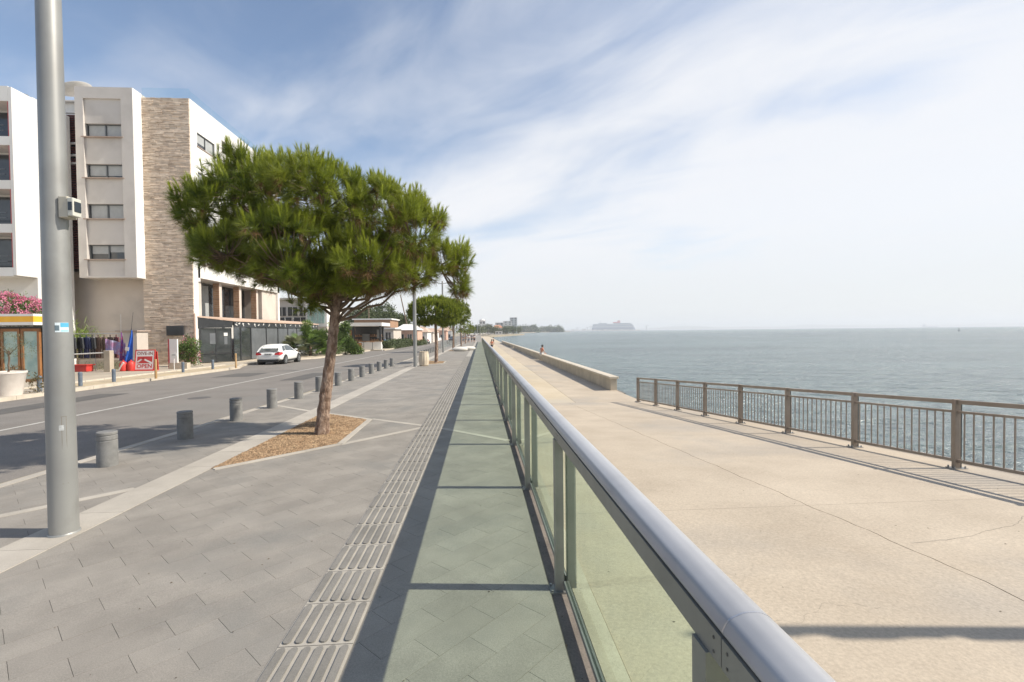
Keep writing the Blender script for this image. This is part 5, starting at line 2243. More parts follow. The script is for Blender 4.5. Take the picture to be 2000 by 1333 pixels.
def car(label, loc, rotz, pm, scale=1.0, plate='KLM 482', group=None):
    t = thing('parked_car', label, 'car', loc, rotz, group)
    st = [(0.00, .70, .36, .66), (.06, .80, .30, .84), (.30, .86, .25, .93), (.9, .88, .22, .95), (2.1, .88, .22, .94), (3.0, .875, .22, .90), (3.55, .85, .22, .82),
          (3.95, .78, .25, .70), (4.14, .66, .32, .58)]
    e = MB()
    rings = []
    for y, w, zb_, zt in st:
        half = [(w * .90, zb_), (w * .98, zb_ + .14), (w, (zb_ + zt) / 2), (w * .975, zt - .10), (w * .90, zt - .01), (w * .45, zt + .015)]
        ring = [(x, y, z) for x, z in half] + [(-x, y, z) for x, z in reversed(half)]
        rings.append(ring)
    n = len(rings[0])
    vs = [v for rg_ in rings for v in rg_]
    fs = [tuple(range(n - 1, -1, -1)), tuple(range((len(rings) - 1) * n, len(rings) * n))]
    for i in range(len(rings) - 1):
        for k in range(n):
            a, b_ = i * n + k, i * n + (k + 1) % n
            fs.append((a, b_, b_ + n, a + n))
    e.add(vs, fs)
    body = e.build('body', pm, t, local=True, smooth=True)
    body.modifiers.new('sub', 'SUBSURF').render_levels = 2
    body.modifiers['sub'].levels = 2
    # greenhouse: stations with belt and roof
    gs = [(.10, .76, .90, .93), (.42, .66, .92, 1.24), (.70, .60, .93, 1.375), (1.35, .575, .93, 1.42), (2.0, .575, .93, 1.39), (2.5, .62, .92, 1.18), (3.02, .74, .90, .92)]
    e = MB()
    vs = []
    for y, wr, zb_, zt in gs:
        wb_ = .80
        vs += [(wb_, y, zb_ - .06), (wr + .03, y, zt - .05), (wr * .7, y, zt), (-wr * .7, y, zt), (-wr - .03, y, zt - .05), (-wb_, y, zb_ - .06)]
    fs = []
    for i in range(len(gs) - 1):
        for k in range(5):
            a = i * 6 + k
            fs.append((a, a + 1, a + 7, a + 6))
    e.add(vs, fs)
    e.build('roof', pm, t, local=True, smooth=True)

    def pt(s, i, f, o=.008):                 # point on cabin side; i station value, f height share
        j = min(int(i), len(gs) - 2)
        q = i - j
        A, B_ = gs[j], gs[j + 1]
        y = A[0] + (B_[0] - A[0]) * q
        wr = A[1] + (B_[1] - A[1]) * q + .03
        zb_ = A[2] + (B_[2] - A[2]) * q - .06
        zt = A[3] + (B_[3] - A[3]) * q - .05
        return (s * (.80 + (wr - .80) * f + o), y, zb_ + (zt - zb_) * f + o * .4)
    for s in (-1, 1):
        for a, b_, ca, cb_ in ((1.3, 2.5, 2.3, 2.5), (2.62, 5.55, 2.62, 4.15)):
            e = MB()
            e.add([pt(s, a, .20), pt(s, (a + b_) / 2, .17), pt(s, b_, .20), pt(s, cb_, .90), pt(s, (ca + cb_) / 2, .92), pt(s, ca if a > 2 else 2.0, .90)], [(0, 1, 2, 3, 4, 5)])
            e.build('side_window', m_cglass, t, local=True, fix=False)
        e = MB()
        e.obox((s * .93, 2.62, .98), (.18, .10, .13))
        e.build('mirror', pm, t, local=True, bevel=.03)
        e = MB()
        e.obox((s * .885, 2.05, .80), (.02, .20, .03))
        e.build('door_handle', pm, t, local=True)
        e = MB()
        e.add([(s * .42, .02, .70), (s * .74, .03, .68), (s * .80, .10, .70), (s * .83, .32, .78), (s * .80, .22, .88), (s * .70, .06, .86), (s * .46, .00, .82)],
              [(0, 1, 5, 6), (1, 2, 4, 5), (2, 3, 4)])
        e.v = [(x, y - .035 if abs(x) < .79 else y - .01, z) for x, y, z in e.v]
        e.v = [(x * (1.065 if abs(x) > .78 else 1), y, z) for x, y, z in e.v]
        e.build('tail_light', m_tail, t, local=True, fix=False)
        e = MB()
        e.obox((s * .62, 4.03, .63), (.3, .12, .12), (0, 0, s * -.5))
        e.build('headlight', m_lglass, t, local=True, bevel=.03)
    e = MB()
    e.add([(-.62, .115, .955), (.62, .115, .955), (.50, .50, 1.265), (-.50, .50, 1.265)], [(0, 1, 2, 3)])
    e.v = [(x, y - .012, z + .012) for x, y, z in e.v]
    e.build('rear_window', m_cglass, t, local=True, fix=False)
    e = MB()
    e.add([(-.66, 3.0, .935), (.66, 3.0, .935), (.50, 2.08, 1.37), (-.50, 2.08, 1.37)], [(0, 1, 2, 3)])
    e.v = [(x, y + .015, z + .012) for x, y, z in e.v]
    e.build('windscreen', m_cglass, t, local=True, fix=False)
    e = MB()
    e.obox((0, -.012, .74), (.52, .02, .12))
    pl = e.build('number_plate', mat('plate', (.55, .56, .55), None, rough=.4), t, local=True)
    if plate:
        text(plate, 0, .74, .10, m_black, pl, y=-.0235)
    e = MB()
    e.obox((0, .05, .30), (1.3, .12, .16))
    e.obox((0, 2.1, .26), (1.5, 3.4, .16))
    e.build('underbody', m_tyre, t, local=True, kind='stuff')
    for y in (.78, 3.36):
        for s in (-1, 1):
            e = MB()
            e.tube([(s * .60, y, .325), (s * .885, y, .325)], .375, 26)
            e.build('wheel_arch', m_tyre, t, local=True)
            e = MB()
            e.tube([(s * .68, y, .315), (s * .90, y, .315)], .315, 28)
            w_ = e.build('wheel', m_tyre, t, local=True, bevel=.02)
            e = MB()
            for k in range(5):
                a = 2 * pi * k / 5
                e.obox((s * .905, y + .11 * sin(a), .315 + .11 * cos(a)), (.012, .055, .21), (-a, 0, 0))
            e.tube([(s * .895, y, .315), (s * .913, y, .315)], .05, 12)
            e.build('rim', m_rim, w_, local=True, kind='stuff')
            e = MB()
            e.tube([(s * .88, y, .315), (s * .903, y, .315)], .22, 24)
            e.build('rim_well', m_frame, w_, local=True)
    t.scale = (scale,) * 3
    return t


car('white three-door hatchback parked before the black shopfront', (-14.38, 33.4, g(33.5) - .215), radians(1.5), paint('white_paint', (.80, .80, .77)))
car('blue car half hidden behind the hedge beyond the kiosk', (-14.6, 76, g(76) - .2), radians(60), paint('blue_paint', (.03, .12, .32)), plate=None)
car('small distant white car waiting on the road near the far pines', (-12.6, 112, g(112) - .2), radians(4), paint('white_paint', (.80, .80, .77)), plate=None)
car('second distant white car parked by the far shops', (-15.2, 121, g(112) - .2), radians(0), paint('white_paint', (.80, .80, .77)), plate=None)
car('distant dark car driving far along the road', (-8.6, 150, g(120) - .2), radians(180), paint('dark_paint', (.05, .05, .06)), plate=None)

# ================================================================== BUILDINGS FARTHER ON


def house(name, label, x0, x1, y0, y1, z0, z1, wallm, wins=(), roof=None, cat='building', side_wins=(), roofm=None, ov=.3):
    t = thing(name, label, cat, ((x0 + x1) / 2, y0, z0))
    e = MB()
    e.box(x0, x1, y0, y1, z0, z1)
    e.build('wall', wallm, t)
    for a, b_, c_, d_ in wins:
        e = MB()
        e.box(a, b_, y0 - .05, y0 - .01, c_, d_)
        w_ = e.build('window', m_wdark, t)
        e = MB()
        for q in (a, (a + b_) / 2 - .03, b_ - .06):
            e.box(q, q + .06, y0 - .08, y0 - .051, c_, d_)
        e.build('frame', m_white, w_, kind='stuff')
    for a, b_, c_, d_ in side_wins:
        e = MB()
        e.box(x1 + .01, x1 + .05, a, b_, c_, d_)
        e.build('window', m_wdark, t)
    e = MB()
    if roof == 'hip':
        h_ = min(x1 - x0, y1 - y0) * .28
        a, b_, c_, d_ = x0 - ov, x1 + ov, y0 - ov, y1 + ov
        m1, m2 = (c_ + d_) / 2, h_
        i = (b_ - a) * .28
        e.add([(a, c_, z1), (b_, c_, z1), (b_, d_, z1), (a, d_, z1), (a + i, m1, z1 + h_), (b_ - i, m1, z1 + h_)],
              [(0, 1, 5, 4), (1, 2, 5), (2, 3, 4, 5), (3, 0, 4), (3, 2, 1, 0)])
        e.build('roof', roofm or m_tile, t)
    else:
        e.box(x0 - ov, x1 + ov, y0 - ov, y1 + ov, z1, z1 + .25)
        e.build('roof', roofm or wallm, t)
    return t


gz = gl(62)
h1 = house('villa', 'grey and white flat roofed villa behind the black shopfront', -31, -21.5, 62, 72, gz, 5.9, m_grey_r,
           [(-25.4, -24.3, 3.9, 5.0), (-24.2, -22.9, 3.9, 5.0), (-22.8, -21.7, 3.9, 5.0), (-25.4, -23.6, 2.6, 3.7), (-23.5, -21.7, 2.6, 3.7)])
e = MB()
e.box(-21.45, -18.9, 60.5, 68, 2.5, 5.3)
e.build('glazed_box', m_white, h1)
e = MB()
for i in range(5):
    e.box(-21.2 + i * .42, -20.85 + i * .42, 60.44, 60.49, 2.9, 5.0)
e.build('glass_strip', m_doorg, h1, kind='stuff')
e = MB()
e.box(-21.4, -18.95, 60.6, 68, gz, 2.48)
e.build('ground_floor', m_beige_r, h1)
# kiosk
kz = gl(64)
Kk = thing('cafe_kiosk', 'open cafe kiosk with thick white flat roof and dark interior', 'kiosk', (-15.2, 64, kz))
for nm, bx_, m in (('roof', (-17.5, -12.75, 63.2, 69, 2.55, 3.0), m_white), ('back_wall', (-17.3, -13.4, 67.5, 68, kz, 2.54), m_black),
                   ('terrace', (-17.0, -12.2, 62.0, 69, kz - .1, kz + .22), m_conc2), ('counter', (-15.9, -13.0, 63.8, 64.3, kz + .22, kz + 1.25), m_white),
                   ('counter_top', (-16.0, -12.9, 63.7, 64.4, kz + 1.255, kz + 1.32), m_wood), ('column', (-16.7, -16.4, 63.6, 63.9, kz + .22, 2.54), m_black),
                   ('column', (-13.2, -12.95, 63.6, 63.8, kz + 1.33, 2.54), m_black), ('side_panel', (-17.4, -16.7, 65, 65.2, kz + .22, 2.0), m_wood),
                   ('menu_board', (-14.0, -13.4, 66, 66.1, .9, 2.1), m_shut)):
    e = MB()
    e.box(*bx_)
    e.build(nm, m, Kk)
e = MB()
rk_ = random.Random(3)
for i in range(16):
    x = -17.2 + i * .23
    e.box(x, x + .12, 67.3, 67.42, 1.2, 1.2 + rk_.uniform(.15, .3))
    e.box(x, x + .1, 67.3, 67.42, .6, .6 + rk_.uniform(.15, .3))
e.box(-17.3, -13.5, 67.2, 67.49, 1.12, 1.18)
e.box(-17.3, -13.5, 67.2, 67.49, .52, .58)
e.build('bottle_shelf', m_brick, Kk, kind='stuff')
e = MB()
e.box(-16.1, -15.2, 66.6, 67.1, kz + .22, 1.5)
e.build('fridge', m_shut, Kk)
# pallets of chairs and tables in front of it
def stool(loc, label, m):
    t = thing('bar_table', label, 'table', loc, 0, 'tables and stools before the kiosk')
    e = MB()
    e.lathe([(.30, .98), (.30, 1.02)], 16)
    e.build('table_top', m, t, local=True)
    e = MB()
    e.tube([(0, 0, 0), (0, 0, .98)], .03, 8)
    e.lathe([(.2, 0), (.2, .03)], 12)
    e.build('leg', m_black, t, local=True)
    return t


for i, (x, lb) in enumerate(((-17.4, 'leftmost bar table on the kiosk terrace'), (-16.2, 'bar table by the wooden crate stack of the kiosk'),
                             (-15.0, 'bar table before the middle of the kiosk counter'), (-13.9, 'bar table at the right end of the kiosk counter'))):
    stool((x, 62.8, kz + .22), lb, m_wood if i % 2 else m_black)
for i in range(2):
    e = MB()
    e.box(-16.0 + i * .02, -15.3 + i * .02, 62.4, 63.0, kz + .22 + i * .45, kz + .65 + i * .45)
    tag(e.build('wooden_crate', m_wood, bevel=.02), ('lower' if i == 0 else 'upper') + ' wooden crate stacked on the kiosk terrace', 'crate')
for i, (x, y, l_) in enumerate(((-14.5, 57.5, 'short white marker post left of the kiosk'), (-12.4, 61.5, 'short white marker post right of the kiosk'))):
    e = MB()
    e.lathe([(.06, 0), (.06, .8), (.03, .84)], 10)
    o = e.build('marker_post', m_white, None, local=True)
    o.location = (x, y, gl(y) + .05)
    tag(o, l_, 'post')
m_pinkw = mat('pink_render', (.58, .36, .27), (.64, .42, .32), 2, .9)
house('pink_house', 'low salmon pink house with white gable past the kiosk', -16.2, -11.9, 92, 100, gl(92), 2.1, m_pinkw, [(-15.4, -14.4, .2, 1.3), (-13.8, -12.9, .2, 1.3)], 'hip', roofm=m_white)
house('white_pavilion', 'cream pavilion with brown shutters between kiosk and pink house', -20.5, -14.6, 82, 90, gl(82), 2.25, m_beige_r, [(-19.5, -18.2, .0, 1.7), (-17.6, -16.4, 0, 1.7), (-16.0, -15.0, 0, 1.7)], roofm=m_white)
house('brick_annex', 'terracotta brick upper storey rising behind the kiosk roof', -24.5, -17.5, 95, 104, gl(95), 4.2, m_brick, [(-22.9, -21.5, 2.6, 3.6)], roofm=m_white)
t_ = house('apartment_tower', 'tall white apartment building far behind the big pine trunk', -47, -39, 160, 172, -1, 9.8, m_white,
           [(-46 + 2.6 * i, -44.6 + 2.6 * i, 2.4 + 2.4 * j, 3.8 + 2.4 * j) for i in range(3) for j in range(3)])
for i, (x0, x1, y0, z1, wm, lb, rf) in enumerate((
        (-17.0, -12.2, 112, 1.7, m_white, 'white shop with red roof far along the left side of the road', 'hip'),
        (-16.5, -12.5, 128, 1.5, m_beige_r, 'low beige shop beyond the second pine', None),
        (-17.5, -13.0, 144, 1.6, m_white, 'low white shop before the end of the road', 'hip'),
        (-16, -11.5, 165, 2.0, m_pinkw, 'distant salmon coloured shop', None),
        (-17, -11, 190, 2.2, m_white, 'far white seafront restaurant', 'hip'),
        (-26, -18, 135, 3.4, m_beige_r, 'two storey beige house behind the far shops', None))):
    house('seafront_shop' if i < 5 else 'beige_house', lb, x0, x1, y0, y0 + 9, -1.4, z1, wm, [(x0 + .5, x0 + 1.9, -.6, .7), (x1 - 2.0, x1 - .6, -.6, .7)], rf, roofm=m_tile if rf else None)
# low white wall and hedge along the far verge
e = MB()
e.box(-13.4, -13.2, 100, 170, gl(120), gl(120) + .9)
tag(e.build('low_wall', m_white), 'long low white wall beside the far end of the road', 'wall')


def hedge(label, x0, x1, y0, y1, z0, h_, n, seed, m=m_far):
    t = thing('hedge', label, 'hedge', ((x0 + x1) / 2, y0, z0))
    rg = np.random.default_rng(seed)
    P = rg.uniform([x0, y0, z0], [x1, y1, z0 + h_], (n, 3))
    fc = rg.integers(0, 3, n)
    P[fc == 0, 1] = y0 + rg.uniform(-.15, .1, (fc == 0).sum())
    P[fc == 1, 2] = z0 + h_ + rg.uniform(-.1, .15, (fc == 1).sum())
    P[fc == 2, 0] = x1 + rg.uniform(-.1, .15, (fc == 2).sum())
    V, Fi, S = leafy(P, rg.normal(size=(n, 3)) + UP * .5, 6, .22, .12, .8, seed + 1, rg.uniform(0, 1, n))
    link_mesh('foliage', np_mesh('foliage', V - np.array(tuple(t.location)), Fi, m, S), parent=t)
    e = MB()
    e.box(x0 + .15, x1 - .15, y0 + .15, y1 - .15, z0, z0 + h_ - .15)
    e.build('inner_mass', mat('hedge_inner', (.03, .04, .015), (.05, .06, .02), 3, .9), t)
    return t


hedge('dark clipped hedge curving along the road beyond the kiosk', -14.4, -12.6, 67, 88, gl(75), .95, 2600, 301)
hedge('lower second hedge farther along the road', -12.9, -11.6, 90, 104, gl(95), .8, 900, 303)
bush('ground_plants', 'dry low plants on the verge between the palms and the kiosk', 'plants', (-15.8, 53, gl(53)), [(0, 0, .15, 1.2, 2.5, .3)], 260, 6, .14, .03, m_olive, 191, stem=False)


def far_tree(label, x, y, z0, zt, r, seed, n=420, L=.5, m=m_far, group='trees behind the kiosk', name='tree'):
    t = thing(name, label, 'tree', (x, y, z0), 0, group)
    rg = np.random.default_rng(seed)
    H_ = zt - z0
    el = [(x + rg.uniform(-.5, .5) * r, y + rg.uniform(-.4, .4) * r, z0 + H_ * rg.uniform(.5, .85), r * rg.uniform(.4, .65), r * .55, H_ * rg.uniform(.14, .24)) for _ in range(8)]
    P, N_ = ell_points(el, n, seed, shell=(.7, 1.05))
    V, Fi, S = leafy(P, N_ + UP * .4, 7, L, L * .4, .7, seed + 2, rg.uniform(0, 1, len(P)))
    link_mesh('crown', np_mesh('crown', V - np.array((x, y, z0)), Fi, m, S), parent=t)
    e = MB()
    e.tube([(x, y, z0), (x, y, z0 + H_ * .6)], [r * .09, r * .05], 8)
    e.build('trunk', m_twig, t)


for i, (px, py, y, lb) in enumerate(((706, 612, 105, 'dark green tree just right of the big pine trunk behind the kiosk'), (742, 602, 108, 'tallest rounded tree behind the kiosk'),
                                     (765, 613, 106, 'bushy tree at the right of the group behind the kiosk'), (780, 620, 112, 'small tree beside the leaning pole'),
                                     (722, 615, 104, 'dark conical tree between the two taller ones'))):
    p = atY(px, py, y)
    far_tree(lb, p.x, y, gl(100), p.z + .6, 3.2 if i != 1 else 3.8, 400 + i * 7, 520)
for i, (px, py, y, lean, lb) in enumerate(((782, 576, 100, -.9, 'bare leaning wooden pole above the far pink house'), (720, 598, 98, 0, 'thin upright wooden pole before the trees'),
                                           (780, 612, 120, 0, 'short wooden pole right of the leaning one'))):
    p = atY(px, py, y)
    e = MB()
    e.tube([(p.x - lean + (1.2 if i == 0 else 0), y, gl(100)), (p.x, y, p.z)], [.14, .10], 8)
    o = e.build('utility_pole', m_twig)
    tag(o, lb, 'pole', 'wooden poles behind the kiosk')
# street furniture far along the promenade
m_bench = mat('bench_white', (.70, .66, .60), (.76, .72, .66), 2, .6)
for i, (x, y, lb) in enumerate(((-2.1, 50.5, 'white pebble shaped bench beside the third pine, nearer one'), (-1.3, 53.0, 'white pebble shaped bench, smaller one behind'))):
    e = MB()
    e.lathe([(.5, 0), (.8, .12), (.82, .28), (.6, .42), (.05, .47)], 24)
    o = e.build('bench', m_bench, None, local=True, smooth=True)
    o.scale = (1.0, .6, 1.0)
    o.location = (x, y, g(y))
    tag(o, lb, 'bench', 'white benches on the promenade')
kr = thing('kerb_railing', 'low light metal railing along the kerb far beyond the bollards', 'railing', (-4.7, 58, g(58)))
for k in range(18):
    y = 58 + k * 2.2
    e = MB()
    e.box(-4.72, -4.66, y, y + .06, g(y), g(y) + .95)
    e.build('post', m_met, kr)
    e = MB()
    e.prism([(-4.70, y + .06), (-4.68, y + .06), (-4.68, y + 2.18), (-4.70, y + 2.18)], .12, .9, lambda x, t: g(t))
    e.build('panel', m_pglass, kr)

# ================================================================== PEOPLE
m_skin = mat('skin', (.42, .24, .16), (.48, .28, .19), 8, .55)
m_hair = mat('dark_hair', (.02, .015, .012), None, rough=.5)


def skinned(name, joints, edges, m, parent, root=0, sub=1):
    me = bpy.data.meshes.new(name)
    bm = bmesh.new()
    lay = bm.verts.layers.skin.verify()
    vs = []
    for i, (p, r) in enumerate(joints):
        v = bm.verts.new(p)
        v[lay].radius = (r, r) if not isinstance(r, tuple) else r
        v[lay].use_root = (i == root)
        vs.append(v)
    for a, b_ in edges:
        bm.edges.new((vs[a], vs[b_]))
    bm.to_mesh(me)
    bm.free()
    me.materials.append(m)
    o = bpy.data.objects.new(name, me)
    C.objects.link(o)
    o.parent = parent
    sk = o.modifiers.new('skin', 'SKIN')
    sk.use_smooth_shade = True
    s = o.modifiers.new('sub', 'SUBSURF')
    s.levels = s.render_levels = sub
    return o


def figure(label, loc, rotz, pose, topm, botm, hairm=m_hair, sleeves=False, group=None, shorts=True):
    """pose: 'sit', 'walk'"""
    t = thing('person', label, 'person', loc, rotz, group)
    if pose == 'walk':
        J = {'pelvis': (0, 0, .95), 'waist': (0, 0, 1.08), 'chest': (0, .02, 1.30), 'neck': (0, .02, 1.48), 'chin': (0, .04, 1.55), 'head': (0, .04, 1.66),
             'shL': (-.17, .02, 1.42), 'shR': (.17, .02, 1.42), 'elL': (-.23, -.10, 1.15), 'elR': (.23, .10, 1.15), 'haL': (-.22, -.06, .92), 'haR': (.22, .28, .98),
             'hipL': (-.09, 0, .90), 'hipR': (.09, 0, .90), 'knL': (-.10, .16, .50), 'knR': (.10, -.04, .48), 'anL': (-.10, .22, .09), 'anR': (.10, -.30, .14),
             'toL': (-.10, .38, .05), 'toR': (.10, -.18, .04)}
    else:
        J = {'pelvis': (0, 0, .12), 'waist': (0, -.01, .26), 'chest': (0, .03, .46), 'neck': (0, .08, .64), 'chin': (0, .11, .70), 'head': (0, .12, .81),
             'shL': (-.17, .05, .58), 'shR': (.17, .05, .58), 'elL': (-.24, .10, .32), 'elR': (.23, .12, .33), 'haL': (-.12, .32, .20), 'haR': (.10, .33, .20),
             'hipL': (-.09, .02, .10), 'hipR': (.09, .02, .10), 'knL': (-.12, .42, .12), 'knR': (.11, .44, .11), 'anL': (-.13, .44, -.32), 'anR': (.06, .56, -.30),
             'toL': (-.14, .60, -.37), 'toR': (.06, .72, -.34)}
    R_ = {'pelvis': .13, 'waist': .115, 'chest': .135, 'neck': .055, 'chin': .075, 'head': .095, 'shL': .065, 'shR': .065, 'elL': .042, 'elR': .042, 'haL': .032, 'haR': .032,
          'hipL': .09, 'hipR': .09, 'knL': .06, 'knR': .06, 'anL': .04, 'anR': .04, 'toL': .035, 'toR': .035}
    ED = [('pelvis', 'waist'), ('waist', 'chest'), ('chest', 'neck'), ('neck', 'chin'), ('chin', 'head'), ('chest', 'shL'), ('chest', 'shR'), ('shL', 'elL'), ('elL', 'haL'),
          ('shR', 'elR'), ('elR', 'haR'), ('pelvis', 'hipL'), ('hipL', 'knL'), ('knL', 'anL'), ('anL', 'toL'), ('pelvis', 'hipR'), ('hipR', 'knR'), ('knR', 'anR'), ('anR', 'toR')]
    names = list(J)
    skinned('body', [(J[k], R_[k]) for k in names], [(names.index(a), names.index(b_)) for a, b_ in ED], m_skin, t)

    def sub(nm, ks, ed, m, add, repl=None):
        JJ = dict(J)
        JJ.update(repl or {})
        skinned(nm, [(JJ[k], R_[k] + add) for k in ks], [(ks.index(a), ks.index(b_)) for a, b_ in ed], m, t)

    def mid(a, b_, f):
        return tuple(J[a][i] + (J[b_][i] - J[a][i]) * f for i in range(3))
    R_['elL2'] = R_['elR2'] = .05
    R_['thL'] = R_['thR'] = .085
    sub('top', ['waist', 'chest', 'shL', 'shR', 'elL2', 'elR2'], [('waist', 'chest'), ('chest', 'shL'), ('chest', 'shR'), ('shL', 'elL2'), ('shR', 'elR2')], topm, .016,
        {'elL2': mid('shL', 'elL', .55), 'elR2': mid('shR', 'elR', .55)})
    f = .55 if shorts else .97
    sub('shorts' if shorts else 'trousers', ['pelvis', 'hipL', 'hipR', 'thL', 'thR'], [('pelvis', 'hipL'), ('pelvis', 'hipR'), ('hipL', 'thL'), ('hipR', 'thR')], botm, .018,
        {'thL': mid('hipL', 'knL', f), 'thR': mid('hipR', 'knR', f)})
    hx, hy, hz_ = J['head']
    e = MB()
    e.lathe([(.02, -.10), (.085, -.06), (.112, .0), (.105, .06), (.06, .11), (.01, .125)], 16, (hx, hy - .025, hz_ + .02))
    e.build('hair', hairm, t, local=True, smooth=True)
    e = MB()
    e.obox((hx, hy + .10, hz_ - .01), (.025, .03, .04))
    e.build('nose', m_skin, t, local=True, bevel=.008)
    for s in (-1, 1):
        e = MB()
        e.obox((hx + s * .035, hy + .088, hz_ + .02), (.022, .014, .012))
        e.build('eye', m_hair, t, local=True)
    return t


m_org = mat('coral_cloth', (.62, .20, .12), (.70, .27, .17), 5, .8)
m_wcl = mat('white_cloth', (.62, .60, .58), (.7, .68, .66), 5, .8)
m_bcl = mat('black_cloth', (.03, .03, .035), None, rough=.8)
m_gcl = mat('grey_cloth', (.2, .21, .24), None, rough=.8)
px_w = 5.98
figure('person in a coral top and white shorts sitting on the end of the sea wall', (px_w, 46.0, ramp(46) + .55), radians(-62), 'sit', m_org, m_wcl)
e = MB()
e.box(5.8, 6.25, 45.55, 46.6, ramp(46) - .05, ramp(46) + .50)
tag(e.build('stone_seat', m_conc2, bevel=.02), 'stone block seat in the gap of the sea wall', 'seat')
figure('person in an orange top and black shorts standing on the lower promenade by the railing', (1.75, 70, ramp(70)), radians(160), 'walk', m_org, m_bcl)
figure('person in white resting far away where the sea wall bends', (3.4, 118, ramp(118)), radians(90), 'walk', m_wcl, m_bcl)
ppl = [(-3.2, 108, 10, m_bcl, m_bcl, 'distant person in black walking beside the far pines'), (-2.4, 104, 190, m_wcl, m_gcl, 'distant person in a white shirt on the promenade'),
       (-1.9, 112, 170, m_gcl, m_bcl, 'distant person in grey walking on the promenade'), (-1.2, 106, 0, m_wcl, m_bcl, 'distant person in white shirt and black shorts near the railing'),
       (-1.6, 125, 0, m_bcl, m_gcl, 'tiny far person in dark clothes at the end of the promenade'), (-3.4, 98, 180, m_gcl, m_gcl, 'distant person in grey near the fifth pine')]
for x, y, r_, a, b_, lb in ppl:
    figure(lb, (x, y, g(y)), radians(r_), 'walk', a, b_, shorts=False, group='people walking far along the promenade')

# ================================================================== ACROSS THE BAY
m_fw = mat('far_white', (.66, .63, .60), (.72, .70, .66), .05, .8)
m_fg = mat('far_grey', (.50, .50, .50), (.56, .56, .56), .05, .8)
m_roofr = mat('far_roof', (.45, .20, .11), (.52, .26, .15), .1, .8)
gz = gl(300)


def far_house(px0, px1, pyt, Y, wm, lb, roof=None, floors=2, depth=14, name='far_house'):
    a, b_ = atY(px0, pyt, Y), atY(px1, pyt, Y)
    z1 = a.z
    H_ = z1 - gz
    wins = []
    n = max(2, int((b_.x - a.x) / 4))
    for f_ in range(floors):
        for i in range(n):
            cx_ = a.x + (b_.x - a.x) * (i + .5) / n
            zc = gz + H_ * (f_ + .35) / floors
            wins.append((cx_ - .9, cx_ + .9, zc, zc + H_ / floors * .42))
    return house(name, lb, a.x, b_.x, Y, Y + depth, gz, z1, wm, wins, roof, roofm=m_roofr if roof else None)


far_house(936, 948, 627, 560, m_fw, 'domed white building far across the bay, leftmost of the group', floors=3)
far_house(950, 962, 634, 540, m_fg, 'dark grey low building far across the bay', floors=2)
far_house(962, 983, 641, 520, m_fw, 'white villa with a red tiled roof on the far quay', 'hip', 1)
far_house(984, 1000, 628, 560, m_fw, 'white slab apartment building across the bay', floors=6)
far_house(997, 1010, 621, 590, m_fg, 'tallest grey apartment tower across the bay', floors=8)
far_house(968, 984, 631, 600, m_fg, 'grey building behind the red roofed villa', floors=4)
far_house(920, 935, 640, 480, m_fw, 'low white far building behind the end of the promenade', floors=1)
far_house(968, 980, 648, 430, m_fw, 'small white kiosk on the far quay', floors=1, depth=5)
p = atY(942, 627, 566)
e = MB()
e.lathe([(3.6, 0), (3.2, 1.0), (2.2, 1.9), (.1, 2.4)], 20, (p.x, 567, p.z))
tag(e.build('white_dome', m_fw), 'white dome rising over the far leftmost building', 'dome')
rs = random.Random(77)
for i in range(9):
    px = (925, 940, 952, 966, 978, 990, 1002, 1012, 934)[i]
    Y = (380, 470, 500, 505, 540, 500, 520, 600, 420)[i]
    p = atY(px, 643 - (4 if i in (2,) else rs.uniform(-2, 1)), Y)
    far_tree(f'far shore tree across the bay, {ORD[i]} of the small clump', p.x, Y, gz, p.z + 1.2, rs.uniform(4, 6.5), 500 + 3 * i, 150, 1.4, group='trees on the far shore')
# wooded point: two long masses of trees
for k, (pa, pb, pt_, Y, lb, nm) in enumerate(((1004, 1052, 639, 1250, 'dense dark wood on the far point nearer the apartment tower', 'wood'), (1056, 1100, 640, 1450, 'lower dark wood at the tip of the far point', 'wood'))):
    a, b_ = atY(pa, pt_, Y), atY(pb, pt_, Y)
    rg = np.random.default_rng(600 + k)
    n = 900
    u = rg.uniform(0, 1, n)
    hmax = (a.z - gz) * (.62 + .38 * np.sin(u * 9 + k) * np.sin(u * 23 + 1)) * np.clip(np.minimum(u, 1 - u) * 9, .25, 1)
    P = np.stack([a.x + (b_.x - a.x) * u, Y + rg.uniform(0, 40, n), gz + hmax * rg.uniform(.1, 1, n)], 1)
    V, Fi, S = leafy(P, rg.normal(size=(n, 3)) + UP, 5, 5.0, 3.0, .8, 610 + k, rg.uniform(0, 1, n))
    o = link_mesh(nm, np_mesh(nm, V, Fi, m_far, S))
    tag(o, lb, 'wood', kind='stuff')
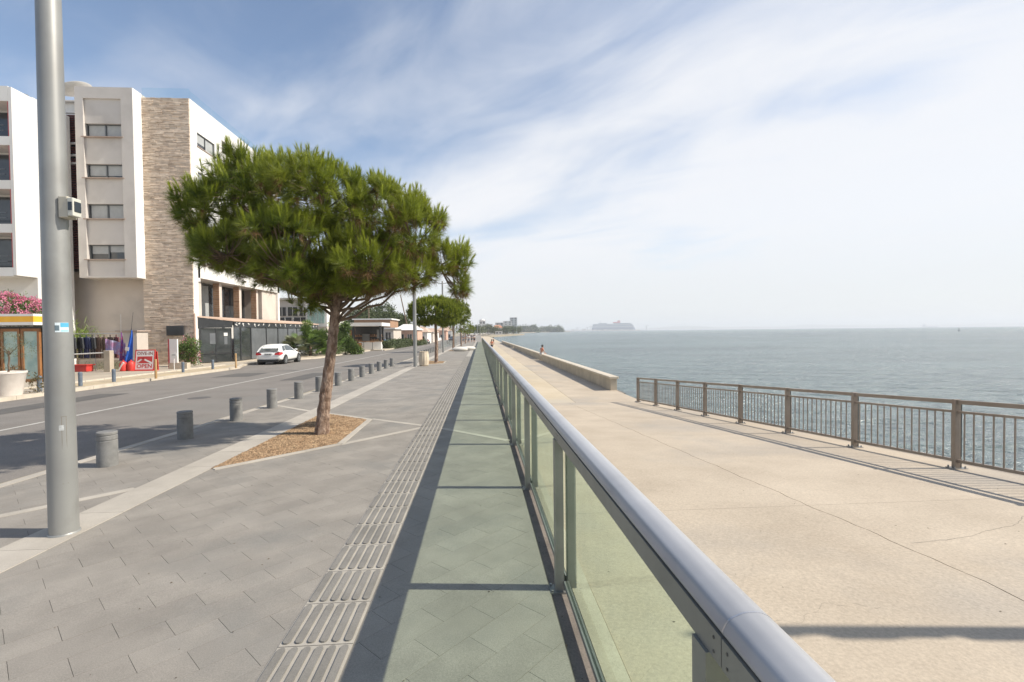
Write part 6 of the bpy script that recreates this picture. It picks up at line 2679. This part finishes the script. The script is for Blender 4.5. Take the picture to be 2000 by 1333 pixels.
# sailing boats
bh = None
for i, (px, pyt, Y, lb) in enumerate(((921, 622, 300, 'sailing boat mast tallest of the marina, left end'), (927, 631, 330, 'short masted sailing boat beside the tallest mast'), (932, 628, 360, 'sailing boat mast third from the left end of the marina'),
                                      (938, 632, 380, 'sailing boat before the domed building'), (945, 634, 400, 'sailing boat between the dome and the grey building'),
                                      (988, 626, 515, 'sailing boat before the white apartment slab'), (1019, 641, 520, 'lone sailing boat at the quay end'), (954, 637, 420, 'small sailing boat before the dark low building'))):
    p = atY(px, pyt, Y)
    zb_ = gz if px < 960 else SEA
    if bh is None:
        t = thing('sailing_boat', lb, 'boat', (0, 0, 0), 0, 'boats in the marina')
        e = MB()
        e.add([(-4, 0, .3), (-3, -1.2, 1.2), (3, -1.2, 1.2), (4.6, 0, 1.4), (3, 1.2, 1.2), (-3, 1.2, 1.2), (-3, 0, -.3), (3.4, 0, -.3)],
              [(0, 1, 6), (1, 2, 7, 6), (2, 3, 7), (3, 4, 7), (4, 5, 6, 7), (5, 0, 6), (0, 5, 1), (1, 5, 4, 2), (2, 4, 3)])
        e.build('hull', m_fw, t, local=True)
        e = MB()
        e.box(-1.6, 1.2, -.7, .7, 1.22, 1.8)
        e.build('cabin', m_fw, t, local=True)
        e = MB()
        e.tube([(.3, 0, 1.8), (.3, 0, 12)], [.10, .07], 6)
        e.build('mast', m_fg, t, local=True)
        e = MB()
        e.tube([(.3, 0, 2.6), (-3.4, 0, 2.6)], .08, 6)
        e.build('boom', m_fg, t, local=True)
        KIDS.clear()
        bh = t
    else:
        t = dup(bh, (0, 0, 0), label=lb)
    t.location = (p.x, Y, zb_)
    s = max(.5, (p.z - zb_) / 12)
    t.scale = (min(s, 1.1), min(s, 1.1), s)
    t.rotation_euler = (0, 0, radians(rs.uniform(-40, 40)))
# harbour mole with cranes and the ship
Y = 2600
a, b_ = atY(1105, 648, Y), atY(1252, 646, Y)
e = MB()
e.box(a.x, b_.x, Y, Y + 30, SEA - 1, SEA + 4.0)
md = e.build('harbour_mole', m_fw)
tag(md, 'long pale harbour mole below the cruise ship', 'breakwater')
e = MB()
for i in range(14):
    x = a.x + (b_.x - a.x) * (i + .5) / 14
    hh = (4, 9, 5, 12, 6, 5, 4, 6, 5, 4, 5, 4, 3, 3)[i]
    e.box(x - 12, x + 9, Y + 5, Y + 20, SEA + 4.01, SEA + 4 + hh * .8)
e.build('sheds', m_fw, md, kind='stuff')
for i, (px, pyt) in enumerate(((1128, 640), (1148, 639), (1155, 637), (1264, 636))):
    p = atY(px, pyt, Y)
    e = MB()
    e.tube([(p.x, Y + 10, SEA), (p.x, Y + 10, p.z)], 1.6, 6)
    e.tube([(p.x - 10, Y + 10, p.z - 5), (p.x + 14, Y + 10, p.z - 1)], 1.0, 6)
    tag(e.build('harbour_crane' if i < 3 else 'harbour_light', m_fg), ('pale harbour crane, leftmost of three on the mole', 'pale harbour crane in the middle of the three', 'pale harbour crane nearest the ship bow', 'small harbour light tower at the end of the mole')[i], 'crane' if i < 3 else 'beacon')
Y = 3300
a, b_ = atY(1156, 630, Y), atY(1239, 630, Y)
L = b_.x - a.x
ship = thing('cruise_ship', 'long blue grey cruise ship with a red funnel moored in the haze', 'ship', (a.x, Y, SEA))
m_hull = mat('hull_blue', (.10, .14, .22), (.13, .17, .26), .02, .5)
m_sup = mat('ship_upper', (.22, .27, .36), (.27, .32, .41), .02, .5)
m_shred = mat('ship_red', (.55, .06, .07), None, rough=.5)
zz_ = lambda py: atY(1200, py, Y).z
e = MB()
e.prism([(a.x, Y), (a.x + L * .02, Y - 16), (a.x + L * .95, Y - 16), (b_.x + 4, Y), (a.x + L * .95, Y + 16), (a.x + L * .02, Y + 16)], SEA, zz_(640.5))
e.build('hull', m_hull, ship)
for (f0, f1, p0, p1) in ((.02, .97, 640.4, 636.5), (.03, .94, 636.4, 633.2), (.16, .34, 633.1, 631.5), (.52, .90, 633.1, 631.6)):
    e = MB()
    e.box(a.x + L * f0, a.x + L * f1, Y - 15, Y + 15, zz_(p0), zz_(p1))
    dk = e.build('deck', m_sup, ship)
    e = MB()
    n = int((f1 - f0) * 60)
    for i in range(n):
        e.box(a.x + L * (f0 + (f1 - f0) * (i + .2) / n), a.x + L * (f0 + (f1 - f0) * (i + .8) / n), Y - 15.6, Y - 15.1, zz_(p0) + (zz_(p1) - zz_(p0)) * .3, zz_(p0) + (zz_(p1) - zz_(p0)) * .75)
    e.build('cabin_windows', m_fg, dk, kind='stuff')
e = MB()
e.prism([(a.x + L * .50, Y - 10), (a.x + L * .66, Y - 10), (a.x + L * .66, Y + 10), (a.x + L * .50, Y + 10)], zz_(631.5), zz_(629.5))
e.prism([(a.x + L * .60, Y - 6), (a.x + L * .66, Y - 6), (a.x + L * .66, Y + 6), (a.x + L * .60, Y + 6)], zz_(629.4), zz_(626.5))
e.build('funnel', m_shred, ship, kind='stuff')
e = MB()
e.tube([(a.x + L * .2, Y, zz_(632)), (a.x + L * .2, Y, zz_(628))], 1.2, 6)
e.build('mast', m_sup, ship)
# tanker on the horizon and a small sail buoy
Y = 5200
a, b_ = atY(1802, 638.2, Y), atY(1832, 637.6, Y)
tk = thing('tanker', 'faint flat tanker on the horizon to the right', 'ship', (a.x, Y, SEA))
e = MB()
e.prism([(a.x, Y), (a.x + 8, Y - 12), (b_.x - 20, Y - 12), (b_.x, Y), (b_.x - 20, Y + 12), (a.x + 8, Y + 12)], SEA, SEA + 14)
e.build('hull', m_hull, tk)
e = MB()
e.box(a.x + 10, a.x + 30, Y - 10, Y + 10, SEA + 14.1, SEA + 36)
e.build('bridge', m_sup, tk)
Y = 400
p = atY(1873, 650, Y)
e = MB()
e.lathe([(.8, -.3), (.8, .5), (.15, .7), (.12, 2.6), (.4, 2.7), (.02, 3.2)], 12, (p.x, Y, SEA))
tag(e.build('buoy', m_black), 'tiny dark buoy on the open water', 'buoy')
# hills across the bay, fading into the haze
e = MB()
rh = random.Random(31)
n = 60
Y = 7600
top_, xs_ = [], []
for i in range(n + 1):
    px = 1240 + (2300 - 1240) * i / n
    p = atY(px, 640 - .0105 * (px - 1240), Y)
    xs_.append(p.x)
    hh = 52 + 16 * sin(i * .31) + 9 * sin(i * .83 + 1) + rh.uniform(-3, 3)
    hh *= min(1, i / 7)
    top_.append(hh)
for i in range(n):
    a, b_ = xs_[i], xs_[i + 1]
    e.quad((a, Y, SEA - 1), (b_, Y, SEA - 1), (b_, Y + 450, SEA + top_[i + 1] * .8), (a, Y + 450, SEA + top_[i] * .8))
    e.quad((a, Y + 450, SEA + top_[i] * .8), (b_, Y + 450, SEA + top_[i + 1] * .8), (b_, Y + 900, SEA + top_[i + 1]), (a, Y + 900, SEA + top_[i]))
e.build('hills', mat('hill_scrub', (.12, .14, .10), (.18, .18, .13), .004, .95), kind='structure')

# ================================================================== HAZE
hzb = MB()
hzb.box(-3100, 9600, -70, 9100, SEA - 2.6, 112)
hm = bpy.data.materials.new('haze')
hm.use_nodes = True
hn = hm.node_tree.nodes
hn.remove(hn['Principled BSDF'])
pv = hn.new('ShaderNodeVolumePrincipled')
pv.inputs['Color'].default_value = (0.95, 0.965, 1.0, 1)
pv.inputs['Density'].default_value = 0.00026
pv.inputs['Anisotropy'].default_value = 0.1
hm.node_tree.links.new(pv.outputs[0], hn['Material Output'].inputs['Volume'])
hzb.build('haze', hm, kind='stuff')
